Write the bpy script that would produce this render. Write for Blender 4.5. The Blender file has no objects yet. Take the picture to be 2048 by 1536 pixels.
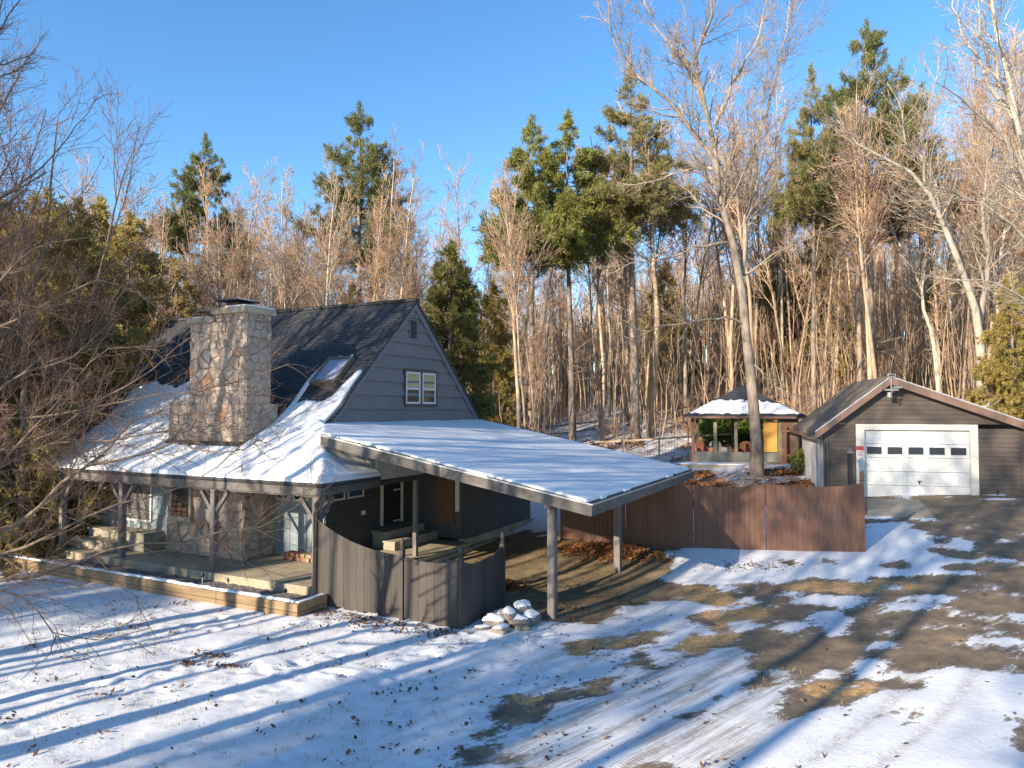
import bpy, bmesh, math, random
import numpy as np
C_ = bpy.context
scene = C_.scene
col = scene.collection
R = math.radians
random.seed(7)
# ---------------------------------------------------------------- camera
CH = 4.65
cam_d = bpy.data.cameras.new('camera'); cam = bpy.data.objects.new('camera', cam_d); col.objects.link(cam)
cam.location = (0, 0, CH); cam.rotation_euler = (R(90) + math.atan(50/1435.0), 0, 0)
cam_d.sensor_width = 36; cam_d.lens = 36*1435/2048.0; cam_d.clip_start = .1; cam_d.clip_end = 2000
scene.camera = cam
# ---------------------------------------------------------------- sky, sun, exposure
SUN_HEAD, SUN_EL = 45.0, 19.0
world = bpy.data.worlds.new('World'); scene.world = world; world.use_nodes = True
wn = world.node_tree; bg = wn.nodes['Background']
sky = wn.nodes.new('ShaderNodeTexSky'); sky.sky_type = 'NISHITA'; sky.sun_disc = False
sky.sun_elevation = R(SUN_EL); sky.sun_rotation = R(SUN_HEAD+180); sky.altitude = 100
sky.air_density = 1.0; sky.dust_density = .1; sky.ozone_density = 3.0
hs = wn.nodes.new('ShaderNodeHueSaturation'); hs.inputs['Hue'].default_value = .5; hs.inputs['Saturation'].default_value = 1.18; hs.inputs['Value'].default_value = 1.12
wn.links.new(sky.outputs[0], hs.inputs['Color']); wn.links.new(hs.outputs[0], bg.inputs[0]); bg.inputs[1].default_value = .12
sd = bpy.data.lights.new('sun', 'SUN'); sd.energy = 5.0; sd.angle = R(.5); sd.color = (1, .85, .66)
so = bpy.data.objects.new('sun', sd); col.objects.link(so)
so.rotation_euler = (R(90-SUN_EL), 0, R(-SUN_HEAD))
so.location = (-20, -20, 30)
scene.view_settings.view_transform = 'Standard'; scene.view_settings.look = 'None'
scene.view_settings.gamma = 1; scene.view_settings.exposure = 1.15
# ---------------------------------------------------------------- tagging
def tag(o, label=None, cat=None, group=None, kind=None):
    if label: o['label'] = label
    if cat: o['category'] = cat
    if group: o['group'] = group
    if kind: o['kind'] = kind
    return o
def empty(name, loc=(0,0,0), rz=0, parent=None):
    o = bpy.data.objects.new(name, None); col.objects.link(o); o.location = loc; o.rotation_euler = (0,0,rz)
    o.empty_display_size = .2
    if parent: o.parent = parent
    return o
def thing(name, label, cat, loc=(0,0,0), rz=0, group=None):
    return tag(empty(name, loc, rz), label, cat, group)
def copy_tree(o, parent=None):
    c = o.copy(); col.objects.link(c)
    if parent: c.parent = parent
    for ch in list(o.children): copy_tree(ch, c)
    return c
# ---------------------------------------------------------------- materials
MATS = {}
def nmat(name):
    m = bpy.data.materials.new(name); m.use_nodes = True; nt = m.node_tree
    b = nt.nodes['Principled BSDF']; return m, nt, b
def N(nt, t, **kw):
    n = nt.nodes.new(t)
    for k, v in kw.items(): setattr(n, k, v)
    return n
def coords(nt, scale=(1,1,1), src='Object', rot=(0,0,0)):
    tc = N(nt, 'ShaderNodeTexCoord'); mp = N(nt, 'ShaderNodeMapping'); mp.inputs['Scale'].default_value = scale
    mp.inputs['Rotation'].default_value = rot
    nt.links.new(tc.outputs[src], mp.inputs['Vector']); return mp.outputs['Vector']
def noise(nt, vec, scale, detail=4, rough=.6):
    n = N(nt, 'ShaderNodeTexNoise'); n.inputs['Scale'].default_value = scale; n.inputs['Detail'].default_value = detail
    n.inputs['Roughness'].default_value = rough; nt.links.new(vec, n.inputs['Vector']); return n.outputs['Fac']
def ramp(nt, fac, stops):
    r = N(nt, 'ShaderNodeValToRGB'); el = r.color_ramp.elements
    while len(el) > 1: el.remove(el[-1])
    el[0].position = stops[0][0]; el[0].color = (*stops[0][1], 1)
    for p, c in stops[1:]:
        e = el.new(p); e.color = (*c, 1)
    nt.links.new(fac, r.inputs[0]); return r.outputs[0]
def mixc(nt, fac, a, b, mode='MIX'):
    m = N(nt, 'ShaderNodeMix', data_type='RGBA', blend_type=mode)
    for s, v in ((m.inputs[0], fac), (m.inputs[6], a), (m.inputs[7], b)):
        if hasattr(v, 'is_output') or isinstance(v, bpy.types.NodeSocket): nt.links.new(v, s)
        elif isinstance(v, (int, float)): s.default_value = v
        else: s.default_value = (*v, 1)
    return m.outputs[2]
def mth(nt, op, a, b=0.0, clamp=False):
    m = N(nt, 'ShaderNodeMath', operation=op); m.use_clamp = clamp
    for s, v in ((m.inputs[0], a), (m.inputs[1], b)):
        if isinstance(v, bpy.types.NodeSocket): nt.links.new(v, s)
        else: s.default_value = v
    return m.outputs[0]
def sstep(nt, v, a, b):
    m = N(nt, 'ShaderNodeMapRange', interpolation_type='SMOOTHSTEP'); nt.links.new(v, m.inputs[0])
    m.inputs[1].default_value = a; m.inputs[2].default_value = b; return m.outputs[0]
def bump(nt, b, h, strength=.4, dist=.02):
    bp = N(nt, 'ShaderNodeBump'); bp.inputs['Strength'].default_value = strength; bp.inputs['Distance'].default_value = dist
    nt.links.new(h, bp.inputs['Height']); nt.links.new(bp.outputs[0], b.inputs['Normal'])
def wood(name, c, var=.35, rough=.75, stretch=(1,1,.08), scale=14, b=.3, blotch=1.2, metal=0, island=.12):
    if name in MATS: return MATS[name]
    m, nt, bs = nmat(name); v = coords(nt, stretch); v2 = coords(nt)
    f = noise(nt, v, scale, 5, .7); g = noise(nt, v2, blotch, 4, .6)
    k = mth(nt, 'ADD', mth(nt, 'MULTIPLY', f, .6), mth(nt, 'MULTIPLY', g, .4))
    geo = N(nt, 'ShaderNodeNewGeometry')
    k = mth(nt, 'ADD', k, mth(nt, 'MULTIPLY', mth(nt, 'SUBTRACT', geo.outputs['Random Per Island'], .5), island))
    lo = tuple(x*(1-var) for x in c); hi = tuple(min(1, x*(1+var)) for x in c)
    nt.links.new(ramp(nt, k, [(.3, lo), (.7, hi)]), bs.inputs['Base Color']); bs.inputs['Roughness'].default_value = rough
    bs.inputs['Metallic'].default_value = metal
    bump(nt, bs, f, b, .01); MATS[name] = m; return m
def plain(name, c, rough=.5, metal=0, var=.15, scale=6):
    return wood(name, c, var, rough, (1,1,1), scale, .1, 1.5, metal, .0)
def glass_dark(name, c=(.02,.025,.03)):
    m, nt, b = nmat(name); b.inputs['Base Color'].default_value = (*c, 1); b.inputs['Roughness'].default_value = .06
    v = coords(nt); bump(nt, b, noise(nt, v, 1.5), .05, .01); return m
M = {}
M['gable'] = wood('gable_siding_paint', (.13,.124,.13), .22, .7, (1,.05,1), 30, .15)
M['batten'] = wood('batten_siding_paint', (.2,.245,.27), .2, .75)
M['batten_gap'] = plain('batten_groove', (.03,.035,.04), .9)
M['dark_siding'] = wood('dark_lap_siding', (.05,.05,.055), .25, .75, (1,.05,1), 20)
M['wing'] = wood('dark_vertical_siding', (.075,.075,.078), .25, .75)
M['post'] = wood('weathered_post', (.15,.13,.12), .35, .8)
M['trim'] = wood('grey_trim', (.17,.165,.17), .2, .7, (.08,1,1), 12)
M['fascia'] = wood('weathered_fascia', (.105,.095,.085), .5, .8, (.3,.3,1), 6)
M['brown_trim'] = wood('dark_brown_trim', (.06,.045,.04), .2, .6)
M['white'] = plain('white_paint', (.56,.56,.55), .5, 0, .16, 3)
M['cream'] = plain('cream_sash', (.6,.55,.45), .6, 0, .15)
M['metal_dark'] = plain('dark_metal', (.035,.03,.03), .45, .6)
M['metal_light'] = plain('drip_edge', (.42,.42,.42), .4, .4)
M['glass'] = glass_dark('window_glass'); M['glass2'] = glass_dark('skylight_glass', (.25,.27,.36))
M['blind'] = plain('amber_blind', (.42,.33,.17), .8, 0, .35, 12)
M['dkfence'] = wood('dark_stained_boards', (.046,.038,.033), .4, .75, (1,1,.06), 12, .4, 1.0, 0, .3)
M['redfence'] = wood('red_brown_boards', (.13,.06,.037), .3, .7, (1,1,.06), 14, .4, .9, 0, .14)
M['garage'] = wood('grey_brown_clapboard', (.078,.061,.051), .3, .75, (.06,1,1), 18, .2, .8)
M['timber'] = wood('landscape_timber', (.225,.15,.078), .4, .75, (.08,1,1), 10)
M['concrete'] = plain('porch_concrete', (.32,.27,.19), .85, 0, .35, 3)
M['conc_dark'] = plain('old_concrete', (.27,.24,.19), .9, 0, .35, 4)
M['light_panel'] = wood('weathered_plywood', (.5,.48,.44), .25, .8, (1,1,.06), 16)
M['brown_door'] = wood('brown_panel', (.12,.06,.035), .3, .7)
M['cedar'] = wood('cedar_siding', (.16,.08,.05), .35, .75, (.06,1,1), 12, .3, 1.2, 0, .3)
M['yellow'] = wood('yellow_board', (.5,.26,.05), .15, .7)
M['brick'] = wood('red_brick', (.33,.14,.09), .4, .9, (1,1,1), 9, .5, 4, 0, .6)
M['tan_brick'] = wood('tan_paver', (.3,.23,.15), .35, .9, (1,1,1), 9, .5, 4, 0, .6)
M['rail'] = wood('tan_rail', (.5,.36,.22), .3, .8)
M['orange'] = plain('orange_fabric', (.6,.13,.05), .9); M['rust'] = plain('terracotta_fabric', (.42,.16,.1), .9)
M['grey_fab'] = plain('grey_fabric', (.3,.29,.28), .9); M['red_fab'] = plain('red_fabric', (.45,.04,.04), .9)
M['signw'] = plain('sign_white', (.75,.72,.68), .5); M['signr'] = plain('sign_red', (.5,.04,.05), .5)
M['black'] = plain('black', (.012,.012,.014), .6)
def snow_mat(name='snow'):
    m, nt, b = nmat(name); v = coords(nt)
    n1 = noise(nt, v, 5, 6, .65); n2 = noise(nt, v, 60, 3, .6)
    nt.links.new(ramp(nt, n1, [(.3, (.68,.69,.71)), (.7, (.77,.78,.79))]), b.inputs['Base Color'])
    b.inputs['Roughness'].default_value = .65; b.inputs['Specular IOR Level'].default_value = .25
    h = mth(nt, 'ADD', n1, mth(nt, 'MULTIPLY', n2, .25)); bump(nt, b, h, .35, .03); return m
M['snow'] = snow_mat()
def shingle(name, c, vecfn, hi=1.5, moss=None):
    m, nt, b = nmat(name); tc = N(nt, 'ShaderNodeTexCoord'); sp = N(nt, 'ShaderNodeSeparateXYZ'); nt.links.new(tc.outputs['Object'], sp.inputs[0])
    cb = N(nt, 'ShaderNodeCombineXYZ'); vecfn(nt, sp, cb)
    br = N(nt, 'ShaderNodeTexBrick'); nt.links.new(cb.outputs[0], br.inputs[0])
    br.inputs['Scale'].default_value = 1; br.inputs['Brick Width'].default_value = .32; br.inputs['Row Height'].default_value = .15
    br.inputs['Mortar Size'].default_value = .012; br.inputs['Mortar Smooth'].default_value = .3
    br.inputs['Color1'].default_value = (*c, 1); br.inputs['Color2'].default_value = (*[x*hi for x in c], 1); br.inputs['Mortar'].default_value = (*[x*.35 for x in c], 1)
    n = noise(nt, cb.outputs[0], 2.0, 5, .7)
    cc = mixc(nt, 1.0, br.outputs[0], ramp(nt, n, [(.3, (.7,.7,.7)), (.7, (1.25,1.2,1.15))]), 'MULTIPLY')
    if moss:
        g = sstep(nt, noise(nt, cb.outputs[0], .9, 5, .6), .45, .7)
        cc = mixc(nt, g, cc, moss)
    nt.links.new(cc, b.inputs['Base Color']); b.inputs['Roughness'].default_value = .9
    n3 = noise(nt, tc.outputs['Object'], 90, 2, .5)
    wv = mth(nt, 'FRACT', mth(nt, 'MULTIPLY', cb.inputs[1].links[0].from_socket, 1/.15))
    h = mth(nt, 'ADD', mth(nt, 'SUBTRACT', mth(nt, 'MULTIPLY', n3, .3), br.outputs['Fac']), mth(nt, 'SUBTRACT', 1.0, wv))
    bump(nt, b, h, .9, .02); return m
def vf_xz(k):
    def f(nt, sp, cb):
        nt.links.new(sp.outputs[0], cb.inputs[0]); nt.links.new(mth(nt, 'MULTIPLY', sp.outputs[2], k), cb.inputs[1])
    return f
def vf_yz(k):
    def f(nt, sp, cb):
        nt.links.new(sp.outputs[1], cb.inputs[0]); nt.links.new(mth(nt, 'MULTIPLY', sp.outputs[2], k), cb.inputs[1])
    return f
M['shingle'] = shingle('dark_shingles', (.035,.037,.041), vf_xz(1.46))
M['shingle_g'] = shingle('brown_grey_shingles', (.13,.115,.10), vf_yz(1.9), 1.4, (.2,.16,.09))
M['shingle_s'] = shingle('black_shingles', (.03,.035,.045), vf_xz(1.9))
def stone_mat():
    m, nt, b = nmat('fieldstone'); v = coords(nt, (1,1,1)); 
    nv = N(nt, 'ShaderNodeTexNoise'); nv.inputs['Scale'].default_value = 2.2; nt.links.new(v, nv.inputs['Vector'])
    w = N(nt, 'ShaderNodeMix', data_type='RGBA', blend_type='LINEAR_LIGHT'); w.inputs[0].default_value = .16
    nt.links.new(v, w.inputs[6]); nt.links.new(nv.outputs['Color'], w.inputs[7])
    mp = N(nt, 'ShaderNodeMapping'); mp.inputs['Scale'].default_value = (1.0, 1.0, 1.25); nt.links.new(w.outputs[2], mp.inputs[0])
    vo = N(nt, 'ShaderNodeTexVoronoi', feature='F1'); vo.inputs['Scale'].default_value = 2.7; vo.inputs['Randomness'].default_value = .75
    ve = N(nt, 'ShaderNodeTexVoronoi', feature='DISTANCE_TO_EDGE'); ve.inputs['Scale'].default_value = 2.7; ve.inputs['Randomness'].default_value = .75
    nt.links.new(mp.outputs[0], vo.inputs['Vector']); nt.links.new(mp.outputs[0], ve.inputs['Vector'])
    s = N(nt, 'ShaderNodeSeparateColor'); nt.links.new(vo.outputs['Color'], s.inputs[0])
    c = ramp(nt, s.outputs[0], [(0, (.27,.22,.17)), (.2, (.36,.30,.24)), (.4, (.29,.26,.24)), (.55, (.40,.34,.27)), (.66, (.33,.27,.22)), (.7, (.33,.19,.10)), (.74, (.31,.27,.24)), (.88, (.39,.32,.24)), (1, (.24,.22,.21))])
    g = noise(nt, v, 9, 6, .7)
    c = mixc(nt, 1.0, c, ramp(nt, g, [(.25, (.62,.6,.58)), (.75, (1.3,1.28,1.25))]), 'MULTIPLY')
    e = sstep(nt, ve.outputs['Distance'], .008, .035)
    c = mixc(nt, e, (.2,.175,.15), c)
    nt.links.new(c, b.inputs['Base Color']); b.inputs['Roughness'].default_value = .9
    h = mth(nt, 'ADD', sstep(nt, ve.outputs['Distance'], .0, .12), mth(nt, 'MULTIPLY', g, .5)); bump(nt, b, h, .8, .05); return m
M['stone'] = stone_mat()
def bark(name, lo, hi, scale=6, z=.25, b=.6, dark=(.05,.04,.035)):
    m, nt, bs = nmat(name); v = coords(nt, (1,1,z)); n = noise(nt, v, scale, 6, .7); n2 = noise(nt, coords(nt), .8, 3, .6)
    c = ramp(nt, mth(nt, 'ADD', mth(nt, 'MULTIPLY', n, .6), mth(nt, 'MULTIPLY', n2, .4)), [(.32, dark), (.45, lo), (.62, hi)])
    oi = N(nt, 'ShaderNodeObjectInfo')
    c = mixc(nt, 1.0, c, ramp(nt, oi.outputs['Random'], [(0, (.7,.68,.68)), (.5, (1,1,1)), (1, (1.25,1.18,1.1))]), 'MULTIPLY')
    nt.links.new(c, bs.inputs['Base Color']); bs.inputs['Roughness'].default_value = .9; bump(nt, bs, n, b, .03); return m
M['bark'] = bark('tan_bark', (.30,.22,.15), (.54,.42,.29))
M['bark_pale'] = bark('pale_bark', (.32,.285,.23), (.53,.48,.39), 5, .3)
M['bark_pine'] = bark('pine_bark', (.13,.10,.08), (.34,.28,.23), 7)
M['twig'] = bark('twig_bark', (.34,.22,.145), (.56,.39,.26), 3, 1, .1)
M['twig_red'] = bark('reddish_twig', (.14,.07,.05), (.28,.15,.10), 3, 1, .1)
M['bark_grey'] = bark('grey_brown_bark', (.17,.138,.108), (.37,.305,.24))
M['bark_maple'] = bark('maple_bark', (.10,.073,.052), (.21,.155,.11), 8, .5)
def stones_mat():
    m, nt, b = nmat('fieldstone_blocks'); geo = N(nt, 'ShaderNodeNewGeometry'); v = coords(nt); g = noise(nt, v, 7, 7, .72); g2 = noise(nt, v, 1.3, 3, .5)
    c = ramp(nt, geo.outputs['Random Per Island'], [(0, (.27,.21,.17)), (.15, (.37,.29,.23)), (.3, (.31,.25,.22)), (.45, (.40,.32,.245)), (.58, (.34,.265,.22)), (.66, (.34,.19,.11)), (.71, (.33,.27,.23)), (.85, (.39,.31,.23)), (.93, (.43,.36,.28)), (1, (.27,.23,.215))])
    c = mixc(nt, 1.0, c, ramp(nt, mth(nt, 'ADD', mth(nt, 'MULTIPLY', g, .7), mth(nt, 'MULTIPLY', g2, .3)), [(.28, (.5,.48,.46)), (.5, (1,1,1)), (.72, (1.35,1.33,1.28))]), 'MULTIPLY')
    nt.links.new(c, b.inputs['Base Color']); b.inputs['Roughness'].default_value = .9; bump(nt, b, g, .9, .04); return m
M['stones'] = stones_mat(); M['mortar'] = plain('mortar', (.22,.18,.145), .95, 0, .3, 10)
def needles(name, lo, mid, hi, transl=.25):
    m, nt, b = nmat(name); v = coords(nt); n = noise(nt, v, .9, 4, .7); geo = N(nt, 'ShaderNodeNewGeometry')
    k = mth(nt, 'ADD', mth(nt, 'MULTIPLY', n, .75), mth(nt, 'MULTIPLY', geo.outputs['Random Per Island'], .3))
    nt.links.new(ramp(nt, k, [(.3, lo), (.5, mid), (.72, hi)]), b.inputs['Base Color']); b.inputs['Roughness'].default_value = .7
    tr = N(nt, 'ShaderNodeBsdfTranslucent'); tr.inputs[0].default_value = (*hi, 1)
    mx = N(nt, 'ShaderNodeMixShader'); mx.inputs[0].default_value = transl; out = nt.nodes['Material Output']
    nt.links.new(b.outputs[0], mx.inputs[1]); nt.links.new(tr.outputs[0], mx.inputs[2]); nt.links.new(mx.outputs[0], out.inputs[0]); return m
M['pine_dk'] = needles('dark_pine_needles', (.05,.07,.025), (.12,.135,.04), (.24,.23,.075))
M['pine_bright'] = needles('bright_pine_needles', (.075,.10,.02), (.165,.185,.04), (.31,.29,.07))
M['pine_olive'] = needles('olive_pine_needles', (.08,.09,.03), (.19,.175,.06), (.33,.28,.11))
M['spruce'] = needles('spruce_needles', (.05,.06,.02), (.14,.135,.03), (.28,.24,.06))
M['hemlock'] = needles('hemlock_needles', (.09,.09,.02), (.26,.21,.05), (.45,.34,.11), .35)
M['rhodo'] = needles('broad_evergreen_leaves', (.06,.11,.01), (.12,.18,.03), (.24,.3,.05))
M['leaf'] = needles('dry_leaves', (.10,.04,.015), (.22,.09,.032), (.36,.17,.065), .1)
M['leaf_dark'] = needles('old_leaves', (.05,.025,.015), (.10,.05,.03), (.18,.09,.05), .05)
# ---------------------------------------------------------------- mesh builder
class MB:
    def __init__(s): s.v = []; s.f = []; s.m = []
    def add(s, vs, fs, mi=0):
        o = len(s.v); s.v += [tuple(map(float, p)) for p in vs]
        s.f += [tuple(i+o for i in f) for f in fs]; s.m += [mi]*len(fs); return s
    def box(s, x0, x1, y0, y1, z0, z1, mi=0):
        x0, x1 = min(x0,x1), max(x0,x1); y0, y1 = min(y0,y1), max(y0,y1); z0, z1 = min(z0,z1), max(z0,z1)
        return s.hexa([(x0,y0,z0),(x1,y0,z0),(x1,y1,z0),(x0,y1,z0),(x0,y0,z1),(x1,y0,z1),(x1,y1,z1),(x0,y1,z1)], mi)
    def hexa(s, p, mi=0):
        return s.add(p, [(0,3,2,1),(4,5,6,7),(0,1,5,4),(1,2,6,5),(2,3,7,6),(3,0,4,7)], mi)
    def prism(s, pts, off, mi=0):           # pts: planar loop of 3-D points, off: extrusion vector
        n = len(pts); q = [tuple(a+b for a, b in zip(p, off)) for p in pts]
        return s.add(list(pts)+q, [tuple(range(n))[::-1], tuple(range(n, 2*n))]+[(i,(i+1)%n,(i+1)%n+n,i+n) for i in range(n)], mi)
    def bar(s, p, q, w, h, mi=0):
        p = np.array(p, float); q = np.array(q, float); d = q-p; d /= np.linalg.norm(d)
        r = np.cross(d, (0,0,1)); r = r/np.linalg.norm(r) if np.linalg.norm(r) > 1e-3 else np.array((1,0,0.)); u = np.cross(r, d)
        r = r*w/2; u = u*h/2
        return s.hexa([p-r-u, p+r-u, q+r-u, q-r-u, p-r+u, p+r+u, q+r+u, q-r+u], mi)
    def tube(s, pts, r, k=8, mi=0, cap=True):
        P = np.array(pts, float); n = len(P); r = np.broadcast_to(r, n); T = np.gradient(P, axis=0); T /= np.linalg.norm(T, axis=1)[:,None]
        ref = np.array((0,0,1.)) if abs(T[:,2]).max() < .9 else np.array((1,0,0.))
        A = np.cross(T, ref); A /= np.linalg.norm(A, axis=1)[:,None]; B = np.cross(T, A); a = np.arange(k)*2*math.pi/k
        V = (P[:,None]+r[:,None,None]*(np.cos(a)[None,:,None]*A[:,None]+np.sin(a)[None,:,None]*B[:,None])).reshape(-1,3)
        f = [(i*k+j, i*k+(j+1)%k, (i+1)*k+(j+1)%k, (i+1)*k+j) for i in range(n-1) for j in range(k)]
        if cap: f += [tuple(range(k))[::-1], tuple(range((n-1)*k, n*k))]
        return s.add(V, f, mi)
    def build(s, name, mats, parent=None, bevel=0, smooth=False):
        me = bpy.data.meshes.new(name); me.from_pydata(s.v, [], s.f)
        for m in (mats if isinstance(mats, (list, tuple)) else [mats]): me.materials.append(m)
        me.polygons.foreach_set('material_index', s.m)
        if smooth: me.polygons.foreach_set('use_smooth', [True]*len(s.f))
        bm = bmesh.new(); bm.from_mesh(me); bmesh.ops.recalc_face_normals(bm, faces=bm.faces); bm.to_mesh(me); bm.free()
        me.update(); o = bpy.data.objects.new(name, me); col.objects.link(o)
        if parent: o.parent = parent
        if bevel:
            b = o.modifiers.new('bevel', 'BEVEL'); b.width = bevel; b.segments = 2; b.limit_method = 'ANGLE'
        return o
def arrmesh(name, V, F, mi=None, mats=(), parent=None, smooth=False):
    me = bpy.data.meshes.new(name); V = np.ascontiguousarray(V, np.float32); F = np.ascontiguousarray(F, np.int32); k = F.shape[1]
    me.vertices.add(len(V)); me.vertices.foreach_set('co', V.ravel()); me.loops.add(F.size); me.loops.foreach_set('vertex_index', F.ravel())
    me.polygons.add(len(F)); me.polygons.foreach_set('loop_start', np.arange(0, F.size, k, dtype=np.int32))
    for m in mats: me.materials.append(m)
    if mi is not None: me.polygons.foreach_set('material_index', np.ascontiguousarray(mi, np.int32))
    if smooth: me.polygons.foreach_set('use_smooth', np.ones(len(F), bool))
    me.update(calc_edges=True); me.validate(); o = bpy.data.objects.new(name, me); col.objects.link(o)
    if parent: o.parent = parent
    return o
# house frame
O0 = np.array([-4.66,17.60]); NU = math.hypot(2804,1435)
Ux = np.array([2804,-1435])/NU; Vx = np.array([1435,2804])/NU; HROT = math.atan2(Ux[1], Ux[0])
def W(u, v, z=0): p = O0+Ux*u+Vx*v; return (float(p[0]), float(p[1]), z)
def vnoise(x, y, seed=0):
    xi = np.floor(x).astype(np.int64); yi = np.floor(y).astype(np.int64); fx = x-xi; fy = y-yi
    fx = fx*fx*(3-2*fx); fy = fy*fy*(3-2*fy)
    def h(a, b):
        n = (a*374761393+b*668265263+seed*974634777) & 0xffffffff; n = ((n ^ (n >> 13))*1274126177) & 0xffffffff
        return ((n ^ (n >> 16)) & 0xffff)/65535.0
    return (h(xi,yi)*(1-fx)+h(xi+1,yi)*fx)*(1-fy)+(h(xi,yi+1)*(1-fx)+h(xi+1,yi+1)*fx)*fy
def inpoly(x, y, poly):
    r = np.zeros(x.shape, bool); n = len(poly)
    for i in range(n):
        x1, y1 = poly[i]; x2, y2 = poly[(i+1) % n]
        if y1 == y2: continue
        c = ((y1 > y) != (y2 > y)) & (x < (x2-x1)*(y-y1)/(y2-y1)+x1); r ^= c
    return r
CP=[]
for u,v,z in [(-18,-12,-.1),(-5,-14,-.05),(5,-14,0),(16,-14,.1),(-22,0,.1),(-15,5,.35),(-12,-3,0),(-5,-3,0),(3,-3,0),(0,0,0),(-8,0,0),(8,-4,0.02),
  (15,-3,.35),(22,-3,.6),(2,3,0),(5.6,1.3,0),(5.6,5.5,.05),(4,8,.5),(7.3,8,.52),(11.8,8,.8),(10.,2,.12),(10.5,13.7,1.42),(17.5,12.,1.5),(24,8,1.4),
  (5.6,22,1.85),(5.6,29,2.1),(0,14,.75),(-10,16,.7),(-22,14,.5),(7,15,1.25),(0,24,1.4),(.5,6.7,.12),(.5,10.8,.3)]:
    x,y=W(u,v)[:2]; CP.append((x,y,z))
CP+=[(5,46,1.9),(-15,46,1.4),(0,70,3.2),(0,95,4.9),(20,50,4.2),(18,62,6.3),(30,75,9.5),(50,60,9),(40,105,13),(-40,60,2.2),(-40,100,4.5),(0,150,8),(50,35,4.5),(-60,20,.4),(-60,-20,0),(60,-20,1),(0,-60,0),(60,150,16),(-60,150,8)]
CP=np.array(CP)
def _tps(r2): return np.where(r2>0,r2*np.log(np.maximum(r2,1e-9)),0)*.5
_NC=len(CP); D2=((CP[:,None,:2]-CP[None,:,:2])**2).sum(-1)
n=_NC
A=np.zeros((n+3,n+3)); A[:n,:n]=_tps(D2)+np.eye(n)*2.0; A[:n,n]=1;A[:n,n+1:]=CP[:,:2];A[n,:n]=1;A[n+1:,:n]=CP[:,:2].T
WW=np.linalg.solve(A,np.r_[CP[:,2],0,0,0])
def terr(x,y):
    x=np.asarray(x,float);y=np.asarray(y,float); sh=x.shape; x=x.ravel();y=y.ravel()
    d2=(x[:,None]-CP[:,0])**2+(y[:,None]-CP[:,1])**2
    return (_tps(d2)@WW[:_NC]+WW[_NC]+WW[_NC+1]*x+WW[_NC+2]*y).reshape(sh)
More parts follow.
